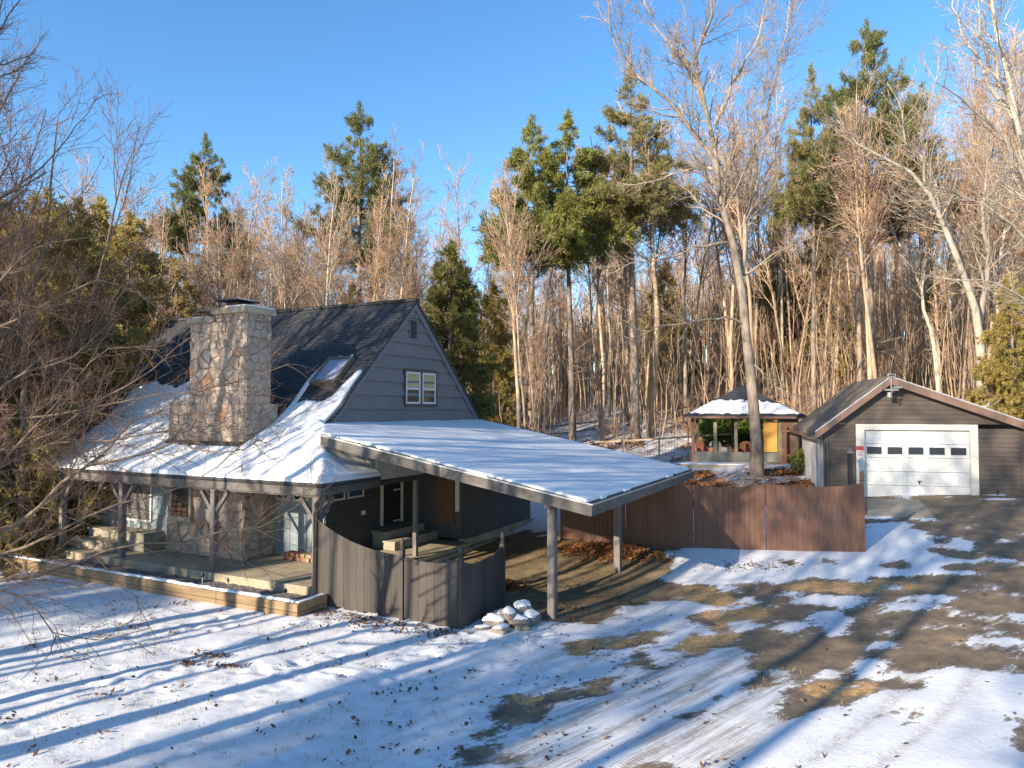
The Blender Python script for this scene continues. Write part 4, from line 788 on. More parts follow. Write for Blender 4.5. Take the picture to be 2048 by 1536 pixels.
# ---------------------------------------------------------------- garage
GR = R(-15); ga = thing('garage', 'brown grey clapboard garage with white panelled overhead door', 'garage', (11.155, 25.613, 0), GR)
GW, GD, ZB = 6.15, 6.0, 1.5
pz = lambda s: 5.62-.785*(2.07-s) if s < 2.07 else 5.62-.383*(s-2.07)
m = MB(); zl = lambda z: 0 if z < pz(0) else 2.07-(5.62-z)/.785; zh = lambda z: GW if z < pz(GW) else 2.07+(5.62-z)/.383
lap_wall(m, (0,0), (1.0,0), (0,-1), ZB, 4.12, .155); lap_wall(m, (4.79,0), (GW,0), (0,-1), ZB, 3.98, .155)
lap_wall(m, (0,0), (GW,0), (0,-1), 4.13, 5.6, .155, lambda z: max(0, zl(z)), lambda z: min(GW, zh(z)))
m.build('front_wall', M['garage'], ga)
m = MB(); m.box(1.0,4.79,.12,.2,3.9,4.3); m.box(GW-.1,GW,.1,GD,ZB,3.95); m.box(.1,GW,GD-.1,GD,ZB,3.9); m.build('rear_wall', M['garage'], ga)
m = MB(); m.box(.0,.1,.1,GD,ZB,3.85); board_wall(m, (0,GD), (0,.1), (-1,0), ZB, lambda f: 3.8, .3); m.build('side_wall', [M['white'], M['cream']], ga)
m = MB(); m.box(-.07,-.03,1.2,2.1,ZB+.05,3.55); m.build('side_door', M['white'], ga)
m = MB(); m.box(-.04,.1,-.05,-.031,ZB,3.95); m.box(-.05,-.04,-.05,.1,ZB,3.85); m.build('corner_board', M['garage'], ga); m = MB(); m.box(GW-.1,GW+.03,-.05,-.031,ZB,3.95); m.build('corner_board', M['garage'], ga)
m = MB(); m.box(-.02,GW+.02,-.045,0,1.38,1.5); m.build('foundation', M['concrete'], ga)
m = MB(); m.box(1.0,1.27,-.06,.1,ZB,4.12); m.box(4.56,4.79,-.06,.1,ZB,4.12); m.box(1.27,4.56,-.06,.1,3.92,4.12); m.build('door_trim', plain('worn_white_trim', (.6,.57,.5), .7, 0, .3, 8), ga)
rows = [(ZB+.02,.475),(ZB+.5,.475),(ZB+.98,.475),(ZB+1.46,.475),(ZB+1.94,.47)]
m = MB()
for z, h in rows: m.box(1.275,4.555,.07,.11,z,z+h-.008)
gd = m.build('garage_door', M['white'], ga); m = MB(); pn = MB()
for r_, (z, h) in enumerate(rows):
    for c_ in range(5):
        x = 1.275+.656*c_+.07
        if r_ == 3: m.box(x+.0,x+.516,.055,.069,z+.1,z+h-.1); 
        else:
            pn = MB(); pn.box(x,x+.516,.06,.069,z+.09,z+.105); pn.box(x,x+.516,.06,.069,z+h-.11,z+h-.095); pn.box(x,x+.015,.06,.069,z+.105,z+h-.11); pn.box(x+.501,x+.516,.06,.069,z+.105,z+h-.11); pn.build('panel_moulding', M['white'], gd)
fr2 = MB()
for c_ in range(5):
    x = 1.275+.656*c_+.07; z, h = rows[3]; w1 = MB(); w1.box(x+.02,x+.496,.058,.069,z+.11,z+h-.11); w1 = w1.build('window', M['glass'], gd)
    f = MB(); f.box(x,x+.516,.052,.0695,z+.085,z+.11); f.box(x,x+.516,.052,.0695,z+h-.11,z+h-.085); f.box(x,x+.02,.052,.0695,z+.11,z+h-.11); f.box(x+.496,x+.516,.052,.0695,z+.11,z+h-.11); f.build('frame', M['white'], w1)
m = MB(); m.box(2.95,3.08,.04,.069,2.14,2.17); m.box(2.99,3.02,.04,.069,2.05,2.14); m.build('handle', M['black'], gd)
m = MB()
for a, b in (((-.36,pz(-.36)),(2.07,5.62)),((2.07,5.62),(6.7,pz(6.7)))):
    m.hexa([(a[0],-.35,a[1]+.02),(b[0],-.35,b[1]+.02),(b[0],GD+.3,b[1]+.02),(a[0],GD+.3,a[1]+.02),(a[0],-.35,a[1]+.18),(b[0],-.35,b[1]+.18),(b[0],GD+.3,b[1]+.18),(a[0],GD+.3,a[1]+.18)])
groof = m.build('roof', M['shingle_g'], ga)
m = MB()
for a, b in (((-.38,pz(-.38)),(2.07,5.62)),((2.07,5.62),(6.72,pz(6.72)))): m.hexa([(a[0],-.39,a[1]-.12),(b[0],-.39,b[1]-.12),(b[0],-.352,b[1]-.12),(a[0],-.352,a[1]-.12),(a[0],-.39,a[1]+.13),(b[0],-.39,b[1]+.13),(b[0],-.352,b[1]+.13),(a[0],-.352,a[1]+.13)])
m.build('rake_board', wood('brown_rake', (.16,.1,.075), .3, .7), ga)
m = MB(); m.bar((-.38,-.395,pz(-.38)+.15),(2.07,-.395,5.77),.03,.04); m.bar((2.07,-.395,5.77),(6.72,-.395,pz(6.72)+.15),.03,.04); m.build('drip_edge', M['metal_light'], ga)
m = MB(); m.bar((-.42,-.35,3.68),(-.42,GD+.3,3.68),.1,.09); m.build('gutter', wood('brown_gutter', (.2,.12,.07), .3, .6), ga)
m = MB(); m.tube([(-.3,-.25,3.65),(-.05,-.1,3.5),(-.05,-.1,ZB+.1)], .035, 8); m.build('downspout', M['garage'], ga)
m = MB(); m.bar((2.07,-.42,5.0),(2.07,-.42,5.75),.04,.04); m.box(1.86,2.28,-.5,-.3,5.28,5.34); m.tube([(2.0,-.48,5.22),(2.0,-.48,5.05)], [.07,.09], 10); m.box(2.12,2.4,-.52,-.34,5.36,5.42); m.box(1.95,2.2,-.5,-.38,5.76,5.86); fl = m.build('floodlight', plain('floodlight_grey', (.25,.25,.25), .4), ga)
m = MB(); m.box(1.98,2.17,-.505,-.5,5.78,5.84); m.build('panel', M['black'], fl)
m = MB(); m.box(2.4,2.43,-.06,-.04,4.78,5.0); m.box(2.4,2.5,-.06,-.04,4.98,5.0); m.build('bracket', M['black'], ga)
m = MB(); m.box(1.0,1.23,-.075,-.062,2.95,3.35); sg = m.build('wall_sign', M['signw'], ga)
m = MB(); m.box(1.0,1.23,-.08,-.0755,3.2,3.35); m.build('red_band', M['signr'], sg); m = MB()
for i in range(4): m.box(1.03,1.2-.02*(i%2),-.08,-.0755,3.15-i*.045,3.165-i*.045)
m.build('small_print', M['signr'], sg)
m = MB(); m.tube([(5.31,-.12,1.4),(5.31,-.12,1.95)], .03, 8); m.build('vent_pipe', M['black'], ga)
m = MB(); m.prism([(-.0,-.1,0),(0,-1.2,0),(2,-1.2,0),(2,-.1,0)], (0,0,.01))
pp = thing('garden_post', 'slim dark post with a pyramid cap standing in front of the garage wall', 'post', (11.155+.6*math.cos(GR)-.9*.259*0-.25, 25.613-.16-1.0, 1.4), GR)
m = MB(); m.box(-.07,.07,-.07,.07,-.3,1.75); m.build('post', M['metal_dark'], pp); m = MB(); m.add([(-.12,-.12,1.75),(.12,-.12,1.75),(.12,.12,1.75),(-.12,.12,1.75),(0,0,1.93)], [(0,1,4),(1,2,4),(2,3,4),(3,0,4),(3,2,1,0)]); m.build('cap', M['post'], pp)
# concrete apron beside the door
ap = G_['apron']; m = MB(); m.prism([(x,y,gz(x,y)-.05) for x,y in ap], (0,0,.085)); tag(m.build('concrete_apron', M['conc_dark'], None), kind='structure')
# ---------------------------------------------------------------- screened summer house
sh = thing('summer_house', 'small screened summer house with hipped roof half covered in snow', 'shed', (11.6, 36.0, 1.97), R(-17))
def SHP(x, y): c_, s_ = math.cos(R(-17)), math.sin(R(-17)); return 11.6+x*c_-y*s_, 36+x*s_+y*c_
hw = 2.55
m = MB(); m.prism([(-hw-.9,-1.3,-1.0),(hw+.5,-1.3,-1.0),(hw+.3,5.3,-1.0),(-hw-.3,5.3,-1.0)], (0,0,.96)); m.build('concrete_base', M['concrete'], sh)
m = MB(); m.prism([(-hw-.85,-1.25,-.04),(hw+.4,-1.25,-.04),(hw+.3,-.05,-.04),(-hw-.3,-.05,-.04)], (0,0,.05)); m.build('snow', M['snow'], sh)
pw = plain('screen_post', (.14,.13,.08), .7)
for x in (-hw,-1.45,-.45,.55,1.6,hw-.16):
    m = MB(); m.box(x,x+.16,0,.14,0,2.25); m.build('post', pw if x > -hw else M['cedar'], sh)
for x in (-hw,-.6,.9,hw-.16):
    m = MB(); m.box(x,x+.16,4.9,5.04,0,2.25); m.build('post', pw, sh)
m = MB(); m.box(-hw+.16,1.6,.02,.1,0,.52); m.box(-hw,-hw+.1,.14,4.9,0,.52); m.box(-hw,hw,4.9,5.0,0,.5); m.build('knee_wall', wood('grey_knee_wall', (.13,.13,.12), .25, .8), sh)
m = MB(); m.box(-hw,hw,-.02,.13,2.18,2.32); m.box(-hw,hw,4.9,5.05,2.1,2.32); m.box(-hw,-hw+.13,.13,4.9,2.18,2.32); m.box(hw-.13,hw,.13,4.9,2.18,2.32); m.build('header_beam', M['cedar'], sh)
m = MB(); lap_wall(m, (1.76,0), (hw-.16,0), (0,-1), 0, 2.2, .2); lap_wall(m, (hw,0), (hw,5), (1,0), 0, 2.2, .2); m.build('side_wall', M['cedar'], sh)
m = MB(); m.box(.95,1.58,.02,.06,.55,2.05); m.build('yellow_panel', M['yellow'], sh)
m = MB(); e = .42; a = [(-hw-e,-e,2.32),(hw+e,-e,2.32),(hw+e,5+e,2.32),(-hw-e,5+e,2.32)]; ap_ = (0,2.5,3.95)
m.add(a+[ap_]+[(x,y,2.22) for x,y,z in a], [(0,1,4),(1,2,4),(2,3,4),(3,0,4),(5,6,1,0),(6,7,2,1),(7,8,3,2),(8,5,0,3),(8,7,6,5)]); sr = m.build('roof', M['shingle_s'], sh)
fu = np.linspace(-hw-e, hw+e, 90); fv = np.linspace(-e, 2.5, 60); FU, FV_ = np.meshgrid(fu, fv); t_ = (FV_+e)/(2.5+e); inside = np.abs(FU) < (hw+e)*(1-t_)-.08-.0*t_
kk = inside & (t_ < .42+.34*(vnoise(FU*1.3, FV_*1.3, 3)-.5)+.16*(vnoise(FU*5, FV_*5, 4)-.5)) & (t_ > .05+.04*vnoise(FU*4, FV_*0, 2)); fk = kk[:-1,:-1] & kk[1:,:-1] & kk[:-1,1:] & kk[1:,1:]
ids = np.arange(FU.size).reshape(FU.shape); FQ = np.stack([ids[:-1,:-1], ids[:-1,1:], ids[1:,1:], ids[1:,:-1]], -1)[fk]; zz = 2.32+1.63*t_; capsnow('snow_cover', FU, FV_, zz+.06, zz+.004, FQ, sr)
m = MB(); m.bar((-hw-e,-e-.05,2.26),(hw+e,-e-.05,2.26),.09,.1); m.tube([(-hw-e+.05,-e-.05,2.2),(-hw-e+.1,-e-.05,2.05),(-hw-.15,-.1,1.9),(-hw-.15,-.1,0)], .035, 8); m.build('gutter', wood('brown_gutter2', (.12,.06,.04), .3, .6), sh)
def armchair(name, label, x, y, rz, fab, grp):
    t = thing(name, label, 'armchair', (*SHP(x, y), 1.97), rz, grp)
    m = MB(); m.box(-.32,.32,-.32,.3,.22,.46); m.build('seat', fab, t, .05); m = MB(); pts = [(-.33,.24,.4)]+[(.33*math.cos(a),.24,.75+.25*math.sin(a)) for a in np.linspace(math.pi,0,12)]+[(.33,.24,.4)]; m.prism(pts, (0,.12,0)); m.build('backrest', fab, t, .03)
    for s in (-1,1): m = MB(); m.box(s*.38-.06,s*.38+.06,-.3,.3,.22,.66); m.build('armrest', fab, t, .04)
    for a in (-.3,.3):
        for b in (-.28,.26): m = MB(); m.box(a-.03,a+.03,b-.03,b+.03,0,.22); m.build('leg', M['brown_trim'], t)
armchair('armchair', 'terracotta round backed armchair at the left screen of the summer house', -2.0, 1.0, .3, M['rust'], None)
armchair('armchair', 'larger grey and terracotta armchair behind the first one in the summer house', -1.3, 1.9, .1, M['grey_fab'], None)
armchair('armchair', 'dark armchair near the middle of the summer house', .15, 1.6, -.3, wood('brown_fabric', (.14,.06,.035), .3, .9), None)
m = MB(); m.box(-.25,.25,-.08,.08,0,.42); c = m.build('cushion', M['orange'], None, .06); c.location = (*SHP(.35, 1.25), 2.45); c.rotation_euler = (.2,0,-.2); tag(c, 'bright orange cushion leaning on the dark armchair', 'cushion')
m = MB(); m.tube([(0,0,0),(.02,0,.1),(0,0,.2),(0,0,.24)], [.22,.26,.2,.08], 12); c = m.build('red_bag', M['red_fab'], None, smooth=True); c.location = (*SHP(-.3, .62), 2.4); tag(c, 'red cloth bag behind the knee wall of the summer house', 'bag')
m = MB(); m.box(-.5,.5,-.3,.3,.36,.42); t = thing('low_table', 'low dark table under the red bag inside the summer house', 'table', (*SHP(-.35, .65),1.97), R(-17)); m.build('table_top', M['brown_trim'], t)
for a in (-.44,.44):
    for b in (-.24,.24): m = MB(); m.box(a-.03,a+.03,b-.03,b+.03,0,.36); m.build('leg', M['brown_trim'], t)
# ---------------------------------------------------------------- rail fences at the wood's edge
def rail_fence(name, label, pts, h, mat, rails, mesh=False, sp=2.4):
    t = thing(name, label, 'fence', (pts[0][0], pts[0][1], 0)); o = np.array(pts[0]); L = 0
    for p, q in zip(pts[:-1], pts[1:]):
        p = np.array(p, float); q = np.array(q, float); k = max(1, round(np.linalg.norm(q-p)/sp))
        for i in range(k):
            a = p+(q-p)*i/k; b = p+(q-p)*(i+1)/k; za, zb_ = gz(*a), gz(*b)
            m = MB(); m.box(a[0]-o[0]-.05,a[0]-o[0]+.05,a[1]-o[1]-.05,a[1]-o[1]+.05,za-.2,za+h+.04); m.build('fence_post', mat, t)
            for r_ in rails: m = MB(); m.bar((a[0]-o[0],a[1]-o[1]-.06,za+h*r_),(b[0]-o[0],b[1]-o[1]-.06,zb_+h*r_),.035,.1); m.build('rail', mat, t)
            if mesh:
                m = MB()
                for j in range(1, 12): c = a+(b-a)*j/12; m.bar((c[0]-o[0],c[1]-o[1]-.03,gz(*c)),(c[0]-o[0],c[1]-o[1]-.03,gz(*c)+h*.95),.008,.008)
                m.build('wire_mesh', M['metal_dark'], t)
rail_fence('rail_fence', 'pale new wooden rail fence with square posts left of the summer house', [(4.6,43.5),(13.0,42.5)], 1.05, M['rail'], (.97,), True)
rail_fence('rail_fence', 'old dark wooden rail fence rising along the wood edge', [(1.5,50.5),(13.5,52.5)], 1.2, M['post'], (.95,.5), False, 3.0)
rail_fence('rail_fence', 'row of brown garden fence boards behind the garage corner', [(13.1,36.2),(14.0,33.2)], 1.7, M['cedar'], (.9,.2), True, 1.0)

gr_ = np.random.RandomState(15); gc = []
for _ in range(2600):
    x = gr_.uniform(-10, 5); y = gr_.uniform(8.3, 18)
    if (x-O0[0])*Vx[0]+(y-O0[1])*Vx[1] > -1.5 and (x-O0[0])*Ux[0]+(y-O0[1])*Ux[1] < 5: continue
    if vnoise(np.array([x*.9]), np.array([y*.9]), 17)[0] < .45: continue
    z = gz(x, y); 
    for _j in range(4): gc.append((x+gr_.normal(0,.03), y+gr_.normal(0,.03), z+.0))
gc = np.array(gc); a = gr_.uniform(0, 2*np.pi, len(gc)); tip = gc+np.stack([np.cos(a)*.03, np.sin(a)*.03, gr_.uniform(.03,.08,len(gc))], 1); sd_ = np.stack([-np.sin(a), np.cos(a), a*0], 1)*.004
tag(arrmesh('dry_grass', np.stack([gc-sd_, gc+sd_, tip+sd_*.3, tip-sd_*.3], 1).reshape(-1,3), np.arange(4*len(gc)).reshape(-1,4), None, [plain('dry_grass_blade', (.3,.24,.12), .9)]), 'thin dry grass blades poking through the lawn snow', 'grass', kind='stuff')
# trees outside the view, as (metres back along the sun line, metres across it)
_r = np.random.RandomState(42)
SHADE = []
for _i in range(24):
    _D, _s = float(_r.uniform(2, 13)), -25+1.6*_i+float(_r.uniform(-.8,.8)); _x, _y = -.707*_D+.707*_s, -.707*_D-.707*_s
    while _y > -4.5 and abs(_x) < .8*max(_y, 0)+6: _D += 1; _x -= .707; _y -= .707
    if _s > -10: continue
    SHADE.append((_D, _s))
for _i in range(8): SHADE.append((float(_r.uniform(3, 12)), -26+1.9*_i+float(_r.uniform(-.5,.5))))
SHADE += [(15, -6.3), (15.5, -9.2), (18, -4.6), (20, -7.8)]
SHADE += [(17, -.8)]
SHADE = [q for q in SHADE if not (-15.4 < q[1] < -13.1 or -19.3 < q[1] < -17.5)]
SHADE_P = [(36, -22, 1.0), (44, -20, 1.2), (46, -9, 1.2)]
# limb centre lines of the large individual trees, in metres: [points, base radius, tip radius]
LIMBS = {"oak":[[[[10.56,31.0,1.06],[10.56,31.03,1.81],[10.55,31.07,3.74],[10.45,31.1,5.26],[10.28,31.13,6.78],[10.04,31.17,9.95],[9.9,31.2,10.95],[9.65,31.23,12.06],[9.34,31.27,13.28],[9.09,31.3,14.29],[9.0,31.33,15.53],[8.92,31.37,17.22],[8.55,31.4,18.14],[8.17,31.43,19.17],[8.14,31.47,20.31],[8.49,31.5,21.01],[8.95,31.53,21.83],[8.97,31.57,22.99],[8.88,31.6,24.38]],0.36,0.05],[[[8.99,31.3,15.52],[8.15,31.01,16.42],[7.49,30.73,17.08],[6.88,30.44,17.72],[5.97,30.15,18.36],[4.65,29.86,19.41],[4.2,29.57,20.44],[3.95,29.29,21.66],[3.71,29.0,22.34]],0.17,0.03],[[[8.57,31.5,18.18],[7.77,31.33,19.8],[7.35,31.17,20.61],[7.03,31.0,19.97]],0.14,0.06],[[[10.13,31.4,10.55],[10.55,31.77,12.86],[10.63,32.14,14.1],[11.0,32.51,15.94],[11.61,32.89,17.83],[12.48,33.26,20.37],[13.13,33.63,22.97],[13.54,34.0,25.39]],0.19,0.03],[[[8.98,31.4,17.24],[9.46,31.12,18.46],[9.83,30.84,19.34],[10.62,30.56,20.52],[10.86,30.28,21.69],[11.1,30.0,22.95]],0.14,0.03],[[[9.48,31.4,11.99],[7.81,30.92,11.66],[6.84,30.45,11.12],[5.26,29.98,10.81],[3.93,29.5,10.19]],0.11,0.02],[[[9.07,31.4,15.22],[8.52,31.8,15.58],[7.26,32.2,15.26],[5.74,32.6,14.93],[4.88,33.0,15.17]],0.1,0.02],[[[10.15,31.2,8.31],[9.22,30.65,8.57],[8.21,30.1,8.4],[6.2,29.55,8.12],[4.56,29.0,7.44]],0.1,0.02],[[[10.29,31.2,6.89],[11.21,30.63,5.57],[12.05,30.07,5.13],[13.16,29.5,5.33]],0.08,0.02],[[[10.29,31.4,10.55],[11.77,31.93,11.66],[13.45,32.47,12.35],[15.07,33.0,13.18]],0.08,0.02],[[[8.17,31.4,19.15],[7.24,31.93,20.89],[6.45,32.47,22.45],[5.87,33.0,24.54]],0.1,0.02]],"right":[[[[22.33,34.0,5.08],[22.13,33.75,6.25],[21.8,33.5,9.17],[20.98,33.25,11.13],[20.17,33.0,12.83],[19.02,32.75,14.97],[17.87,32.5,15.82],[15.92,32.25,16.43],[14.69,32.0,17.71]],0.3,0.04],[[[20.87,33.6,12.14],[20.15,33.68,15.15],[19.52,33.76,16.74],[18.63,33.84,17.49],[18.7,33.92,19.1],[18.05,34.0,20.35]],0.18,0.03],[[[22.23,34.0,8.64],[22.78,34.2,11.07],[22.84,34.4,13.54],[23.03,34.6,16.05],[23.82,34.8,17.98],[24.28,35.0,21.19]],0.22,0.03],[[[22.01,33.8,9.81],[20.14,33.4,11.27],[19.22,33.0,11.89]],0.07,0.02],[[[20.47,33.5,12.95],[18.43,32.75,13.93],[16.66,32.0,14.06]],0.08,0.02],[[[19.46,33.5,15.21],[19.69,34.0,18.28],[20.76,34.5,20.95],[21.34,35.0,22.7]],0.1,0.02],[[[22.94,34.5,14.79],[24.16,35.0,16.18],[25.55,35.5,18.12],[26.47,36.0,20.37]],0.12,0.02]],"pale":[[[[23.89,40.0,4.87],[23.83,40.2,6.13],[23.72,40.4,8.69],[23.31,40.6,11.13],[22.34,40.8,14.04],[21.49,41.0,16.41]],0.2,0.04],[[[22.97,40.0,11.03],[23.9,41.0,14.52],[24.24,42.0,17.59]],0.1,0.02]],"edge":[[[[18.35,22.0,0.36],[18.06,21.86,4.92],[17.12,21.71,7.96],[15.75,21.57,12.06],[15.23,21.43,13.39],[14.93,21.29,14.71],[14.49,21.14,16.01],[14.21,21.0,17.76]],0.26,0.05],[[[15.06,21.0,12.77],[14.15,20.67,15.16],[13.5,20.33,15.43],[13.17,20.0,16.56]],0.12,0.02],[[[16.54,21.5,9.45],[14.36,20.83,12.85],[12.92,20.17,13.46],[11.67,19.5,13.66]],0.12,0.02],[[[17.03,21.6,7.94],[15.42,21.2,9.68],[13.7,20.8,10.76],[12.3,20.4,11.08],[11.49,20.0,10.81]],0.12,0.02],[[[17.74,21.8,6.14],[15.5,21.37,7.91],[13.88,20.93,8.43],[12.59,20.5,8.35]],0.09,0.02],[[[15.06,21.2,13.3],[14.23,21.47,14.95],[13.82,21.73,16.33],[13.71,22.0,18.07]],0.1,0.02]],"maple":[[[[-9.89,10.0,-0.02],[-9.49,10.17,1.62],[-8.96,10.33,2.64],[-8.21,10.5,4.42],[-8.12,10.67,7.03],[-8.15,10.83,9.38],[-8.4,11.0,11.44]],0.22,0.06],[[[-8.67,10.0,2.7],[-6.95,9.81,2.92],[-6.27,9.62,3.41],[-5.75,9.44,3.77],[-5.48,9.25,3.92],[-5.25,9.06,4.1],[-4.74,8.88,4.45],[-4.23,8.69,4.62],[-3.76,8.5,4.82]],0.075,0.012],[[[-5.45,9.2,3.92],[-5.12,9.0,3.98],[-4.59,8.8,4.06],[-3.98,8.6,4.27],[-3.64,8.4,4.17],[-3.16,8.2,4.15],[-2.8,8.0,4.31]],0.035,0.008],[[[-8.63,9.8,2.61],[-6.8,9.6,2.68],[-6.27,9.4,2.91],[-5.65,9.2,3.14],[-5.11,9.0,3.43],[-4.69,8.8,3.58],[-4.07,8.6,3.62],[-3.64,8.4,3.82],[-3.3,8.2,3.98],[-2.94,8.0,4.31]],0.055,0.009],[[[-8.43,9.5,2.41],[-6.6,9.33,2.4],[-5.83,9.17,2.59],[-5.18,9.0,2.82],[-4.67,8.83,3.05],[-4.09,8.67,3.05],[-3.61,8.5,3.14],[-3.14,8.33,3.23],[-2.7,8.17,3.37],[-2.35,8.0,3.59]],0.05,0.008],[[[-7.19,8.5,2.82],[-5.87,8.3,2.58],[-5.39,8.1,2.52],[-4.96,7.9,2.19],[-4.42,7.7,2.18],[-3.74,7.5,2.39]],0.022,0.006],[[[-4.96,7.9,2.19],[-4.93,7.75,2.03],[-5.14,7.6,1.82]],0.014,0.005],[[[-8.15,10.0,3.73],[-6.97,9.8,4.06],[-6.17,9.6,4.3],[-5.4,9.4,4.77],[-4.65,9.2,5.12],[-3.93,9.0,5.64]],0.05,0.008],[[[-7.95,10.0,4.08],[-7.05,9.88,4.95],[-6.56,9.76,5.18],[-5.88,9.64,5.34],[-5.35,9.52,5.83],[-5.02,9.4,6.35]],0.05,0.008],[[[-7.86,10.2,5.49],[-7.19,10.04,5.79],[-6.39,9.88,6.16],[-5.61,9.72,6.41],[-4.91,9.56,6.18],[-4.5,9.4,5.75]],0.04,0.008],[[[-7.96,10.0,4.36],[-6.96,9.77,4.5],[-6.0,9.53,4.57],[-4.95,9.3,4.77],[-3.94,9.07,4.89],[-3.29,8.83,5.01],[-2.67,8.6,5.21]],0.04,0.007],[[[-8.03,10.4,5.94],[-7.38,10.28,6.51],[-6.87,10.16,6.92],[-6.3,10.04,7.03],[-5.53,9.92,7.07],[-4.98,9.8,6.84]],0.04,0.008],[[[-8.07,10.6,7.16],[-7.53,10.65,7.93],[-7.04,10.7,8.33],[-6.63,10.75,8.96],[-6.37,10.8,9.37]],0.04,0.008],[[[-8.18,10.8,8.59],[-7.72,10.87,9.55],[-7.47,10.93,10.13],[-7.21,11.0,10.56]],0.035,0.008],[[[-7.86,10.0,3.39],[-6.92,9.73,3.83],[-6.21,9.47,4.18],[-5.27,9.2,4.22],[-4.31,8.93,4.39],[-3.52,8.67,4.43],[-2.71,8.4,4.46]],0.035,0.007],[[[-5.18,9.0,2.82],[-4.76,8.9,2.43],[-4.55,8.8,2.36],[-4.4,8.7,2.12],[-4.2,8.6,1.92]],0.014,0.005],[[[-7.89,9.7,3.29],[-6.92,9.55,3.71],[-6.43,9.4,4.24],[-5.64,9.25,5.02],[-5.24,9.1,5.4],[-4.84,8.95,5.45],[-4.33,8.8,5.37]],0.035,0.007]]}
# ---------------------------------------------------------------- trees
def resample(P, n):
    P = np.array(P, float); d = np.r_[0, np.cumsum(np.linalg.norm(np.diff(P, axis=0), axis=1))]; t = np.linspace(0, d[-1], n)
    # smooth corner cutting, then even spacing
    return np.stack([np.interp(t, d, P[:,i]) for i in range(3)], 1)
def grow(rg, P, Rr, Nn, t0, t1, lr, ang, up, wig, n, rr, Lmax=99, rmin=.004, tip=.35, droop=0, lpow=.55, bias=None):
    Mn, n0, _ = P.shape; L = np.linalg.norm(np.diff(P, axis=1), axis=2).sum(1); pi = rg.choice(Mn, Nn, p=L/L.sum()); t = rg.uniform(t0, t1, Nn)
    x = t*(n0-1); i0 = np.minimum(x.astype(int), n0-2); f = (x-i0)[:,None]; base = P[pi,i0]*(1-f)+P[pi,i0+1]*f; rb = Rr[pi,i0]*(1-f[:,0])+Rr[pi,i0+1]*f[:,0]
    T = P[pi,i0+1]-P[pi,i0]; T /= np.linalg.norm(T, axis=1)[:,None]; q = rg.normal(size=(Nn,3)); 
    if bias is not None: q += np.array(bias)
    q -= (q*T).sum(1)[:,None]*T; q /= np.linalg.norm(q, axis=1)[:,None]
    a = ang*rg.uniform(.65, 1.3, Nn)[:,None]; d = np.cos(a)*T+np.sin(a)*q; ln = np.minimum(L[pi]*lr*(1-lpow*t)*rg.uniform(.55, 1.25, Nn), Lmax)
    out = np.zeros((Nn, n, 3)); out[:,0] = base; st = (ln/(n-1))[:,None]
    for k in range(1, n):
        out[:,k] = out[:,k-1]+d*st; d = d+wig*rg.normal(size=(Nn,3)); d[:,2] += up/(n-1); d /= np.linalg.norm(d, axis=1)[:,None]
    r0 = np.maximum(rb*rr*rg.uniform(.7, 1, Nn), rmin); R2 = r0[:,None]*np.linspace(1, tip, n)[None]; return out, np.maximum(R2, rmin*.7)
def tubes(P, Rr, k):
    Mn, n, _ = P.shape; T = np.gradient(P, axis=1); T /= np.linalg.norm(T, axis=2)[...,None]+1e-9; ref = np.where(np.abs(T[:,:1,2:3]) < .8, np.array([0,0,1.]), np.array([1.,0,0]))
    A = np.cross(T, np.broadcast_to(ref, T.shape)); A /= np.linalg.norm(A, axis=2)[...,None]+1e-9; B = np.cross(T, A); a = np.arange(k)*2*np.pi/k
    V = P[:,:,None]+Rr[:,:,None,None]*(np.cos(a)[None,None,:,None]*A[:,:,None]+np.sin(a)[None,None,:,None]*B[:,:,None])
    b = (np.arange(Mn)*n*k)[:,None,None]; i = np.arange(n-1)[None,:,None]*k; j = np.arange(k)[None,None,:]; j2 = (j+1) % k
    F_ = np.stack([b+i+j, b+i+j2, b+i+k+j2, b+i+k+j], -1).reshape(-1, 4); return V.reshape(-1,3), F_
def merge(lst):
    V = []; F_ = []; m = []; o = 0
    for v, f, mi in lst: V.append(v); F_.append(f+o); m.append(np.full(len(f), mi)); o += len(v)
    return np.concatenate(V), np.concatenate(F_), np.concatenate(m)
